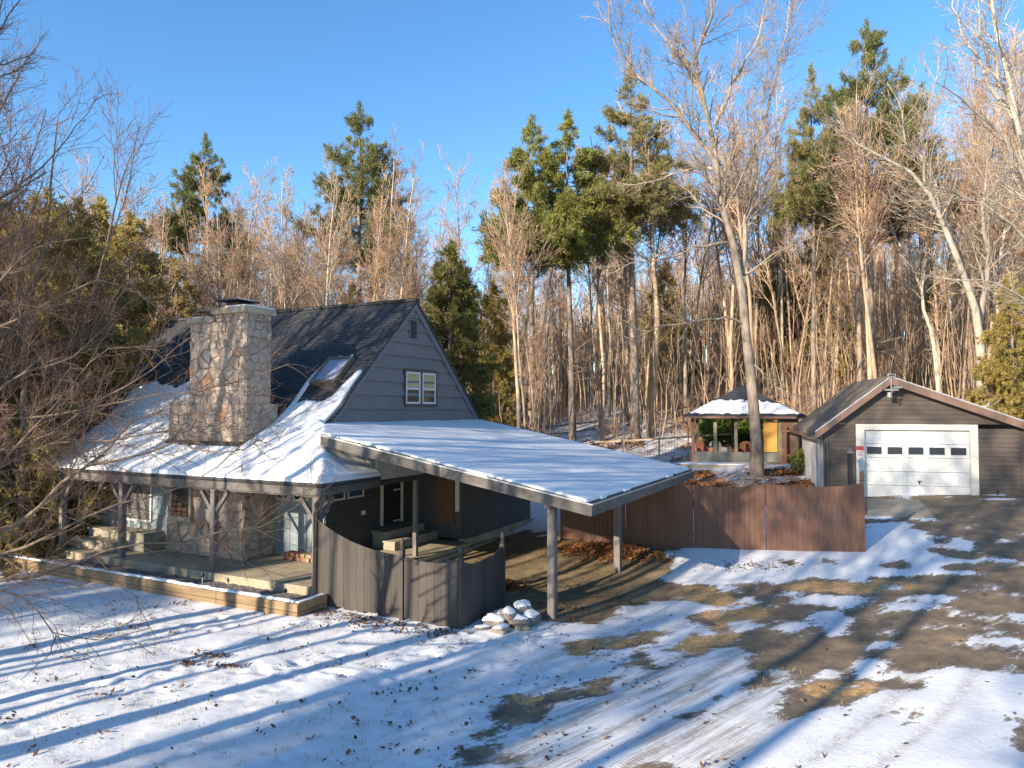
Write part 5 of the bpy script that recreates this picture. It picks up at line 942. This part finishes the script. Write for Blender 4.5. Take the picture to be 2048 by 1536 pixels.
def bare_tree(seed, H, r0, first=.4, n1=26, n2=170, n3=700, n4=0, ang=.6, up=.5, spread=.42, lean=.03, rmin=.012, wig=.12, multi=1, mats=('bark','bark','twig'), name='bare_tree'):
    rg = np.random.RandomState(seed); TP = []; TR = []
    n = 14
    for s in range(multi):
        p = [np.zeros(3)]; d = np.array([rg.normal()*lean, rg.normal()*lean, 1.]); 
        if multi > 1: a = s*2*math.pi/multi+rg.rand(); d += .16*np.array([math.cos(a), math.sin(a), 0])
        for k in range(n-1): d = d+np.r_[rg.normal(size=2)*.045, 0]; d /= np.linalg.norm(d); p.append(p[-1]+d*H*rg.uniform(.85,1.1)/(n-1))
        p = np.array(p); p[0,2] = -.4; TP.append(p); TR.append(r0*(1-.88*np.linspace(0,1,n)**.9)/(multi**.4))
    TP = np.array(TP); TR = np.array(TR); TR[:,0] *= 1.35
    P1, R1 = grow(rg, TP, TR, n1, first, .97, spread, ang, up, wig*.8, 8, .55, H*.45, rmin*1.4, lpow=.7)
    P2, R2 = grow(rg, P1, R1, n2, .15, 1, .5, .7, up*.7, wig, 6, .6, H*.22, rmin*1.1)
    parts = []
    P3, R3 = grow(rg, np.concatenate([P1[:,[0,1,3,4,6,7]], P2]), np.concatenate([R1[:,[0,1,3,4,6,7]], R2]), n3, .1, 1, .42, .75, up*.5, wig*1.2, 4, .55, H*.11, rmin)
    parts = [(*tubes(P1, R1, 4), 0), (*tubes(P2, R2, 3), 0), (*tubes(P3, R3, 3), 1)]
    if n4: P4, R4 = grow(rg, P3, R3, n4, .1, 1, .6, .7, .3, wig*1.3, 3, .6, H*.06, rmin*.8); parts.append((*tubes(P4, R4, 3), 1))
    e = empty(name); v, f = tubes(TP, TR, 9); arrmesh('trunk', v, f, None, [M[mats[0]]], e, True)
    v, f, mi = merge(parts); arrmesh('crown', v, f, mi, [M[mats[1]], M[mats[2]]], e, True); return e
def tufts(rg, c, d, K, ln, wd, spread, gravity=0):
    n = len(c); c = np.repeat(c, K, 0); d = np.repeat(d, K, 0)+rg.normal(size=(n*K,3))*spread; d[:,2] += gravity; d /= np.linalg.norm(d, axis=1)[:,None]
    q = np.cross(d, rg.normal(size=d.shape)); q /= np.linalg.norm(q, axis=1)[:,None]; l = ln*rg.uniform(.6,1.25,(n*K,1)); w = wd*rg.uniform(.7,1.3,(n*K,1))
    b = c+rg.normal(size=c.shape)*ln*.18; V = np.stack([b-q*w*.5, b+d*l*.55-q*w*.6, b+d*l, b+d*l*.55+q*w*.6], 1).reshape(-1,3); return V, np.arange(len(V)).reshape(-1,4)
def pine(seed, H, r0, crown=.5, width=.17, nb=80, ntuft=3200, K=9, ln=.34, wd=.07, mat='pine_dk', top=.25, up=.5, droop=0., dead=14, name='pine_tree', shape='pine', side=14, barkm='bark_pine', grav=.15, spread=.75, low=1.0):
    rg = np.random.RandomState(seed); n = 12; z = np.linspace(-.4, H, n); TP = np.stack([np.cumsum(rg.normal(size=n)*.03*H/15), np.cumsum(rg.normal(size=n)*.03*H/15), z], 1)[None]; TP[0,:,:2] -= TP[0,0,:2]
    TR = (r0*(1-.93*np.linspace(0,1,n)))[None]
    t = np.sort(rg.uniform(crown, .985, nb)); t = np.round(t*H/ (.55 if shape == 'pine' else .25))*(.55 if shape == 'pine' else .25)/H+rg.normal(size=nb)*.004; t = np.clip(t, crown, .985); q = (t-crown)/(1-crown)
    if shape == 'pine': L = H*width*(1-q)**.85*(.6+.4*np.minimum(1, q*3+low*.6))*rg.choice([.6,.85,1,1.1,1.25], nb)
    else: L = H*width*((1-q)**.72+.03)*rg.uniform(.75,1.15,nb)
    L = np.maximum(L, .35); a = rg.uniform(0, 2*np.pi, nb); base = np.stack([np.interp(t*H, z, TP[0,:,i]) for i in range(2)]+[t*H], 1)
    m = 8; s = np.linspace(0, 1, m)[None,:,None]; h = np.stack([np.cos(a), np.sin(a), np.zeros(nb)], 1)
    rise = (up*s**2*(.4+.8*q[:,None,None])+.12*s*(q[:,None,None]-.2)) if shape == 'pine' else (-.32*s*(1-.9*q[:,None,None])+.16*s**2+.35*s*q[:,None,None])
    P1 = base[:,None]+h[:,None]*s*L[:,None,None]+np.array([0,0,1.])*rise*L[:,None,None]; P1 += rg.normal(size=P1.shape)*.03*L[:,None,None]*s
    R1 = np.maximum(.012, .035*L/3)[:,None]*np.linspace(1, .3, m)[None]
    P2, R2 = grow(rg, P1, R1, nb*side, .25 if shape == 'pine' else .1, 1, .42, .75, .15 if shape == 'pine' else -.1, .08, 4, .5, 1.5, .008)
    pp = np.concatenate([P1[:,[3,5,6,7]], P2]); wts = np.linalg.norm(np.diff(pp, axis=1), axis=2).sum(1); pi = rg.choice(len(pp), ntuft, p=wts/wts.sum()); tt = rg.uniform(.15, 1, ntuft)*3; i0 = np.minimum(tt.astype(int), 2); f = (tt-i0)[:,None]
    c = pp[pi,i0]*(1-f)+pp[pi,i0+1]*f; d = pp[pi,i0+1]-pp[pi,i0]; d /= np.linalg.norm(d, axis=1)[:,None]
    if shape == 'pine': d[:,2] += .35
    V, F_ = tufts(rg, c, d, K, ln, wd, spread, grav if shape == 'pine' else -grav)
    parts = [(V, F_, 0), (*tubes(P1, R1, 4), 1), (*tubes(P2, R2, 3), 1)]
    # leader
    tq = np.linspace(.88,1.01,60); ct = np.stack([np.interp(tq*H, z, TP[0,:,i]) for i in range(2)]+[tq*H], 1)+rg.normal(size=(60,3))*((1.02-tq)*H*.12)[:,None]*np.array([1,1,.3]); parts.append((*tufts(rg, ct, np.tile([0,0,1.],(60,1)), K, ln, wd, .7, .4), 0))
    e = empty(name); tp = [(*tubes(TP, TR, 9), 0)]
    if dead:
        PD, RD = grow(rg, TP, TR, dead, max(.12, crown-.35), crown+.1, .12, 1.45, .1, .07, 6, .2, H*.13, .012, lpow=.1); PE, RE = grow(rg, PD, RD, dead*4, .3, 1, .4, .8, 0, .1, 4, .6, 1.2, .01)
        tp += [(*tubes(PD, RD, 4), 0), (*tubes(PE, RE, 3), 0)]
    v, f, mi = merge(tp); arrmesh('trunk', v, f, mi, [M[barkm]], e, True)
    v, f, mi = merge(parts); arrmesh('crown', v, f, mi, [M[mat], M['bark_pine']], e); return e
def put(e, x, y, label, cat='tree', group=None, rz=0, s=1, z=None):
    e.location = (x, y, (gz(x, y) if z is None else z)); e.rotation_euler = (0, 0, rz); e.scale = (s, s, s) if not isinstance(s, tuple) else s; tag(e, label, cat, group); return e
# --- trees traced limb by limb
def traced(name, key, label, n2, n3, n4, mats, rmin, seed, ground=None, lens=(.35,.4,.5), Lm=(3.0,1.2,.6), ups=(.4,.2,.1), ang=.75, extra=0, frac=(.12,.1,.1)):
    rg = np.random.RandomState(seed); limbs = LIMBS[key]; base = np.array(limbs[0][0][0]); e = thing(name, label, 'tree', tuple(base))
    P = []; Rr = []; lo = .42 if ground is None else 0
    for i, (pts, a, b) in enumerate(limbs):
        q = resample(pts, 12)-base; w = rg.normal(size=q.shape)*.06*min(1, a*6); w[0] = 0; w[-1] *= .5; q += w if a < .25 else w*.15; P.append(q); Rr.append((a+(b-a)*np.linspace(0,1,12)**.7)*((.84 if i == 0 else .68) if ground is None else .6))
    P = np.array(P); Rr = np.array(Rr); P[0,0,2] -= .3; Rr[0,0] *= 1.25
    v, f = tubes(P[:1], Rr[:1], 12); arrmesh('trunk', v, f, None, [M[mats[0]]], e, True)
    PG = P.copy(); RG = Rr.copy()
    if lo: kx = np.linspace(lo, 1, 12)*11; PG[0] = np.stack([np.interp(kx, np.arange(12), P[0,:,i]) for i in range(3)], 1); RG[0] = np.interp(kx, np.arange(12), Rr[0])
    P2, R2 = grow(rg, PG, RG, n2, frac[0], 1, lens[0], ang, ups[0], .11, 8, .45, Lm[0], rmin*2)
    keep = (P2[:,0,2]+base[2]) > gz(base[0], base[1])+3.0 if ground is None else np.ones(len(P2), bool); P2, R2 = P2[keep], R2[keep]
    P3, R3 = grow(rg, P2, R2, n3, .1, 1, lens[1], .7, ups[1], .13, 5, .6, Lm[1], rmin*1.2)
    P4, R4 = grow(rg, np.concatenate([P3, P2[:,[2,3,5,6,7]]]), np.concatenate([R3, R2[:,[2,3,5,6,7]]]), n4, .15, 1, lens[2], .65, ups[2], .12, 4, .6, Lm[2], rmin)
    v, f, mi = merge([(*tubes(P[1:], Rr[1:], 8), 0), (*tubes(P2, R2, 5), 0), (*tubes(P3, R3, 3), 0), (*tubes(P4, R4, 3), 1)])
    arrmesh('crown', v, f, mi, [M[mats[1]], M[mats[2]]], e, True); return e
traced('oak_tree', 'oak', 'large leaning bare oak standing between the red brown fence and the summer house', 230, 2200, 7000, ('bark_grey','bark_grey','bark_grey'), .0075, 5, Lm=(3.4,1.5,.8), ups=(.5,.3,.2))
traced('pale_forked_tree', 'right', 'pale barked bare tree sweeping left above the garage roof', 190, 1300, 3200, ('bark_pale','bark_pale','twig'), .009, 6, Lm=(3.2,1.5,.8), ups=(.6,.4,.2))
traced('leaning_tree', 'pale', 'slender pale tree leaning left just behind the garage ridge', 40, 260, 700, ('bark_pale','bark_pale','twig'), .011, 7, Lm=(2.5,1.2,.7))
traced('edge_tree', 'edge', 'near pale tree whose limbs enter the view from the top right corner', 150, 1100, 2800, ('bark_pale','bark_pale','twig'), .006, 8, Lm=(2.4,1.1,.6))
traced('maple_tree', 'maple', 'near bare maple at the left edge with fine reddish twigs reaching over the porch roof', 400, 3000, 9500, ('bark_maple','bark_maple','twig_red'), .0019, 9, ground=1, lens=(.3,.42,.5), Lm=(1.25,.6,.32), ups=(-.1,.1,.1), ang=.55)
# --- individual evergreens
P_ = [pine(11, 17.5, .30, .52, .20, 80, 4600, 12, .28, .032, 'pine_dk', up=.35, spread=.95, grav=.3), pine(12, 21, .34, .54, .20, 105, 6200, 12, .30, .032, 'pine_dk', up=.35, spread=.95, grav=.3),
      pine(13, 19.5, .24, .56, .17, 90, 6200, 12, .30, .036, 'pine_bright', up=.22, spread=.95, grav=.3), pine(14, 24, .30, .56, .155, 105, 5600, 12, .30, .032, 'pine_olive', up=.22, dead=30, spread=.95, grav=.3)]
def atp(px, Yd): return ((px-1024)/1435*Yd, Yd)
def plant(proto, px, Yd, label, rz, topy, group='tall pines above the bare woods', Hp=None, first=False, sx=1):
    x, y = atp(px, Yd); o = proto if first else copy_tree(proto); z = gz(x, y); top = CH+(818-topy)/1435*Yd; s = (top-z)/Hp
    o.name = 'pine_tree'; return put(o, x, y, label, 'pine', group, rz, (s*sx, s*sx, s), z-.1)
plant(P_[0], 408, 60, 'small dark pine top rising alone above the woods behind the chimney', 0, 268, Hp=17.5, first=True, sx=.8)
plant(P_[1], 718, 52, 'broad dark pine rising above the house gable against the sky', 1.2, 205, Hp=21, first=True, sx=.82)
plant(P_[2], 1062, 46, 'bright green pine, leftmost of the sunlit pair right of the gable', .4, 228, Hp=19.5, first=True)
plant(P_[2], 1145, 47, 'bright green pine, right of the sunlit pair beside the olive pine', 2.6, 222, Hp=19.5)
plant(P_[3], 1270, 48, 'tall olive brown pine partly behind the leaning oak crown', .3, 125, Hp=24, first=True, sx=1.1)
plant(P_[3], 1628, 44, 'narrow olive pine with long bare pale trunk left of the tallest pine', 3.3, 125, Hp=24, sx=.7)
plant(P_[1], 1742, 42, 'tallest pine with a tufted top and long pale trunk behind the garage', 4.0, 38, Hp=21, sx=.8)
plant(P_[3], 1850, 50, 'broad olive pine right of the tallest pine above the garage', 5.2, 200, Hp=24, sx=1.0)
S1 = pine(21, 10.5, .17, .02, .27, 210, 19000, 10, .2, .035, 'spruce', dead=0, name='spruce_tree', shape='spruce', side=11, grav=.2, spread=.55)
x, y = atp(900, 30); put(S1, x, y, 'dense conical spruce standing behind the gable end of the cottage', 'spruce', None, .5, (1.0,1.0,(CH+(818-490)/1435*30-gz(x,y))/10.5))
S2 = pine(22, 9.5, .14, .02, .3, 140, 11000, 10, .2, .034, 'hemlock', dead=0, name='hemlock_tree', shape='spruce', side=12, grav=.45, spread=.6)
hl = [(150,25,400),(40,27,430),(255,31,430),(-60,22,450),(340,36,520),(90,33,380),(200,38,400),(-10,36,400)]
lb = ['tallest hemlock behind the left end of the cottage','hemlock at the left edge behind the maple limbs','hemlock close behind the left end of the roof ridge','hemlock cut by the left frame edge','short hemlock just left of the chimney top','hemlock in the second rank at the far left','rear hemlock above the left roof end','hemlock behind the one at the left frame edge']
for i, (px, Yd, ty) in enumerate(hl):
    x, y = atp(px, Yd); o = S2 if i == 0 else copy_tree(S2); z = gz(x,y); s = (CH+(818-ty)/1435*Yd-z)/9.5; put(o, x, y, lb[i], 'hemlock', 'hemlocks behind the left end of the cottage', i*1.3, (s*.95,s*.95,s), z-.1)
for i, (px, Yd, ty, lab) in enumerate(((2030,30,545,'hemlock with sunlit green boughs at the right edge beyond the garage'),(2110,33,480,'hemlock beyond the right frame edge behind the garage'),(1640,60,440,'green understory hemlock behind the pale pine trunk'),(1560,62,430,'understory hemlock right of the oak trunk'),(1870,52,560,'small understory hemlock above the garage ridge'),
        (985,46,560,'dark hemlock right of the spruce among bare trunks'),(1500,70,560,'distant small hemlock behind the oak trunk'),(1330,66,520,'distant olive hemlock behind the bare trunks'),(700,60,560,'half hidden hemlock above the cottage ridge'))):
    x, y = atp(px, Yd); o = copy_tree(S2); z = gz(x,y); s = (CH+(818-ty)/1435*Yd-z)/9.5; put(o, x, y, lab, 'hemlock', 'understory hemlocks in the woods', i*2.1, (s*.8,s*.8,s), z-.1)
def shrub(name, label, x, y, h, w, seed, mat, n=1500, z=None):
    rg = np.random.RandomState(seed); a = rg.normal(size=(n,3)); a /= np.linalg.norm(a, axis=1)[:,None]; r = rg.uniform(.35,1,n)[:,None]**.5; c = a*r*np.array([w,w,h*.5])+np.array([0,0,h*.5]); c *= (1+.25*(vnoise(c[:,0]*2, c[:,2]*2, seed)-.5))[:,None]; c = c[c[:,2] > .05]
    e = empty(name); V, F_ = tufts(rg, c, a[:len(c)], 6, .2, .09, .7, 0); arrmesh('crown', V, F_, None, [M[mat]], e)
    P0 = np.zeros((1,4,3)); P0[0,:,2] = np.linspace(-.1,.4,4); P1, R1 = grow(rg, P0, np.full((1,4),.05), 14, 0, 1, 3, .7, .4, .1, 6, .6, h*.8, .015); v, f = tubes(P1, R1, 4); arrmesh('stem', v, f, None, [M['bark']], e)
    put(e, x, y, label, 'shrub', None, 0, 1, z); return e
shrub('evergreen_shrub', 'yellow green shrub seen through the left middle screen of the summer house', 13.2, 45.0, 2.0, 1.5, 1, 'rhodo')
shrub('evergreen_shrub', 'bright green shrub seen through the screen beside the oak trunk', 14.9, 45.5, 2.1, 1.5, 2, 'rhodo')
shrub('low_shrub', 'small dark shrub between the summer house and the garage wall', 12.75, 31.2, .9, .6, 3, 'pine_dk', 500)
# --- bare woods: seven builds, copied with their own turn and size
T_ = [bare_tree(31, 16, .105, .45, 20, 120, 520, 800, spread=.3), bare_tree(32, 17, .15, .4, 24, 150, 650, 900, ang=.5, spread=.36), bare_tree(33, 15, .085, .4, 18, 120, 480, 700, ang=.42, up=.8, spread=.26),
      bare_tree(34, 16, .12, .3, 24, 150, 600, 900, multi=2, up=.8, spread=.34), bare_tree(35, 18, .15, .55, 18, 110, 500, 800, spread=.28), bare_tree(36, 12, .055, .3, 16, 90, 400, 600, up=.6, rmin=.01, spread=.28), bare_tree(37, 17, .13, .45, 22, 130, 600, 800, spread=.32, mats=('bark_pale','bark_pale','twig'))]
TH = [16,17,15,16,18,12,17]; used = [False]*7
kinds = ['straight tan bare tree','stout wide bare tree','slim steep-twigged bare tree','forked bare tree','clean-trunked bare tree','thin small bare tree','pale bare tree']
rg = np.random.RandomState(77); spots = []
def clear(x, y):
    if y < 47 and 4.5 < x < 17.5: return True
    if y < 56 and 3 < x < 6: return True
    if (x-11)**2+(y-20)**2 < 81: return True
    u = (x-O0[0])*Ux[0]+(y-O0[1])*Ux[1]; v = (x-O0[0])*Vx[0]+(y-O0[1])*Vx[1]
    return -17 < u < 6 and v < 17
tries = 0
while len(spots) < 300 and tries < 20000:
    tries += 1; yd = 34+62*rg.rand()**1.25; px = rg.uniform(-120, 2170); x, y = (px-1024)/1435*yd, yd
    if clear(x, y) or any((x-a)**2+(y-b)**2 < 1.6 for a, b, _ in spots): continue
    spots.append((x, y, px))
def topline(px): return float(np.interp(px, [-100,150,300,420,600,800,950,1100,1350,1450,1650,1800,2100], [300,335,340,315,325,325,300,300,190,160,130,100,60]))
for i, (x, y, px) in enumerate(spots):
    k = int(rg.choice(7, p=[.22,.1,.2,.1,.14,.12,.12])); o = T_[k] if not used[k] else copy_tree(T_[k]); used[k] = True; z = gz(x, y)
    top = CH+(818-topline(px)-rg.normal()*22)/1435*min(y, 50); s = (top-z)/TH[k]*(1.0 if k != 5 else .62)*rg.uniform(.9,1.04); s = float(np.clip(s, .5, 1.6)); land = ['at the left edge','left of the chimney','behind the chimney','behind the roof ridge','left of the gable peak','right of the gable peak','beside the conical spruce','behind the carport roof','left of the bright pines','below the bright pines','right of the bright pines','left of the summer house','behind the summer house','right of the oak trunk','left of the garage roof','behind the garage peak','above the garage roof','near the right edge','at the far right'][int(np.clip((px+120)/121, 0, 18))]; zone = 'behind the cottage' if px < 900 else ('in the woods left of the summer house' if px < 1400 else ('behind the summer house' if px < 1620 else 'behind the garage'))
    rank = 'front rank' if y < 50 else ('middle rank' if y < 68 else 'deep rank'); w = s**.5*rg.uniform(.85,1.1)
    put(o, x, y, '%s%s %s, %s' % ('' if .9 < s < 1.1 else ('taller ' if s >= 1.1 else 'shorter '), kinds[k], land, rank), 'bare tree', 'bare trees '+land, rg.uniform(0,6.28), (w, w, s), z-.1)
lab = {}
for o in [o for o in col.objects if o.get('category') == 'bare tree']: lab.setdefault(o['label'], []).append(o)
ords = ['leftmost', 'second from left', 'third from left', 'fourth from left', 'fifth from left', 'sixth from left', 'seventh from left']
for l, os_ in lab.items():
    if len(os_) < 2: continue
    for j, o in enumerate(sorted(os_, key=lambda o: o.location.x/o.location.y)[:7]): o['label'] = l.replace(', ', ', '+(('left one', 'right one')[j] if len(os_) == 2 else ords[j])+', ')
big = copy_tree(T_[4]); x, y = atp(1302, 50); put(big, x, y, 'thick dark trunk standing beyond the rail fences left of the summer house', 'bare tree', None, 1, (1.9,1.9,1.2)); 
lm = bare_tree(61, 15, .24, .12, 80, 750, 3400, 4500, ang=.55, up=.7, spread=.62, multi=4, rmin=.008, mats=('bark_maple','bark_maple','twig_red')); put(lm, -15.4, 22.5, 'dense twiggy bare tree rising high in the upper left corner behind the maple', 'bare tree', None, 2.0, (.95,.95,.93))
# --- far woods, one mass
rg = np.random.RandomState(5); n = 1900; fy = rg.uniform(68, 125, n); fx = rg.uniform(-.82,.82,n)*fy; fz = terr(fx, fy); h = rg.uniform(8, 14, n)
P0 = np.zeros((n,5,3)); s = np.linspace(0,1,5); P0[:,:,0] = fx[:,None]+s*rg.normal(size=(n,1))*.9; P0[:,:,1] = fy[:,None]; P0[:,:,2] = fz[:,None]-.2+s*h[:,None]
R0 = rg.uniform(.09,.2,(n,1))*np.linspace(1,.2,5); P1, R1 = grow(rg, P0, R0, n*14, .3, 1, .3, .6, .5, .1, 5, .5, 5, .03); P2, R2 = grow(rg, P1, R1, n*26, .2, 1, .5, .6, .4, .1, 3, .6, 2.2, .022)
v, f, mi = merge([(*tubes(P0, R0, 5), 0), (*tubes(P1, R1, 3), 1), (*tubes(P2, R2, 3), 1)]); tag(arrmesh('far_woods', v, f, mi, [M['bark'], M['twig']]), 'distant bare woods reading as one mass of trunks and twigs', 'woods', kind='stuff')
# thin saplings between the larger trunks
rg = np.random.RandomState(16); n = 1500; fy = 41+34*rg.rand(n)**1.2; fx = rg.uniform(-.8,.8,n)*fy; ok = np.array([not clear(a, b) for a, b in zip(fx, fy)]); fx, fy = fx[ok], fy[ok]; n = len(fx); fz = terr(fx, fy); h = rg.uniform(4, 11, n)
P0 = np.zeros((n,6,3)); s = np.linspace(0,1,6); w_ = np.cumsum(rg.normal(size=(n,6,2))*.12, 1); P0[:,:,0] = fx[:,None]+w_[:,:,0]+s*rg.normal(size=(n,1))*.7; P0[:,:,1] = fy[:,None]+w_[:,:,1]; P0[:,:,2] = fz[:,None]-.1+s*h[:,None]
P1, R1 = grow(rg, P0, rg.uniform(.025,.06,(n,1))*np.linspace(1,.3,6), n*9, .3, 1, .28, .6, .5, .1, 5, .6, 2.6, .011); P2, R2 = grow(rg, P1, R1, n*12, .2, 1, .5, .6, .3, .1, 3, .7, 1, .009)
v, f, mi = merge([(*tubes(P0, rg.uniform(.025,.06,(n,1))*np.linspace(1,.3,6), 5), 0), (*tubes(P1, R1, 3), 1), (*tubes(P2, R2, 3), 1)]); tag(arrmesh('saplings', v, f, mi, [M['bark'], M['twig']], smooth=True), 'countless thin pale saplings crowded between the larger woodland trunks', 'saplings', kind='stuff')
# brush on the forest floor
rg = np.random.RandomState(6); n = 2600; fy = rg.uniform(36, 80, n); fx = rg.uniform(-.8,.8,n)*fy; ok = np.array([not clear(a, b) for a, b in zip(fx, fy)]); fx, fy = fx[ok], fy[ok]; n = len(fx); fz = terr(fx, fy)
P0 = np.zeros((n,3,3)); P0[:,:,0] = fx[:,None]; P0[:,:,1] = fy[:,None]; P0[:,:,2] = fz[:,None]+np.linspace(0,.8,3); P1, R1 = grow(rg, P0, np.full((n,3),.02), n*7, 0, 1, 2.4, .8, .3, .15, 5, .8, 3.2, .012); P2, R2 = grow(rg, P1, R1, n*14, .2, 1, .5, .7, .2, .15, 3, .7, 1, .01)
v, f, mi = merge([(*tubes(P1, R1, 3), 0), (*tubes(P2, R2, 3), 0)]); tag(arrmesh('brush', v, f, mi, [M['twig']]), 'tangled leafless brush on the woodland floor', 'brush', kind='stuff')
# --- trees standing behind the camera and to its left; their shadows cross the lawn and the roofs
SH = bare_tree(51, 19, .2, .5, 26, 200, 900, 0, rmin=.015, lean=.05); SH2 = bare_tree(52, 18, .17, .45, 26, 180, 800, 0, rmin=.015, multi=3)
rg = np.random.RandomState(12); hx, hy = math.sin(R(SUN_HEAD)), math.cos(R(SUN_HEAD)); first = {0: True, 1: True}; nsh = 0
for D, sv_ in SHADE:
    bx, by = -hx*D+hy*sv_, -hy*D-hx*sv_; k = nsh % 2; src = (SH, SH2)[k]; o = src if first[k] else copy_tree(src); first[k] = False; nsh += 1
    put(o, bx, by, 'bare tree standing behind the viewpoint beyond the lawn', 'bare tree', 'bare trees behind the viewpoint', rg.uniform(0,6), rg.uniform(.85,1.15), gz(bx, by))
for D, sv_, s in SHADE_P:
    bx, by = -hx*D+hy*sv_, -hy*D-hx*sv_; o = copy_tree(P_[0]); put(o, bx, by, 'pine standing behind the viewpoint beyond the lawn', 'pine', 'pines behind the viewpoint', D, s, gz(bx, by))
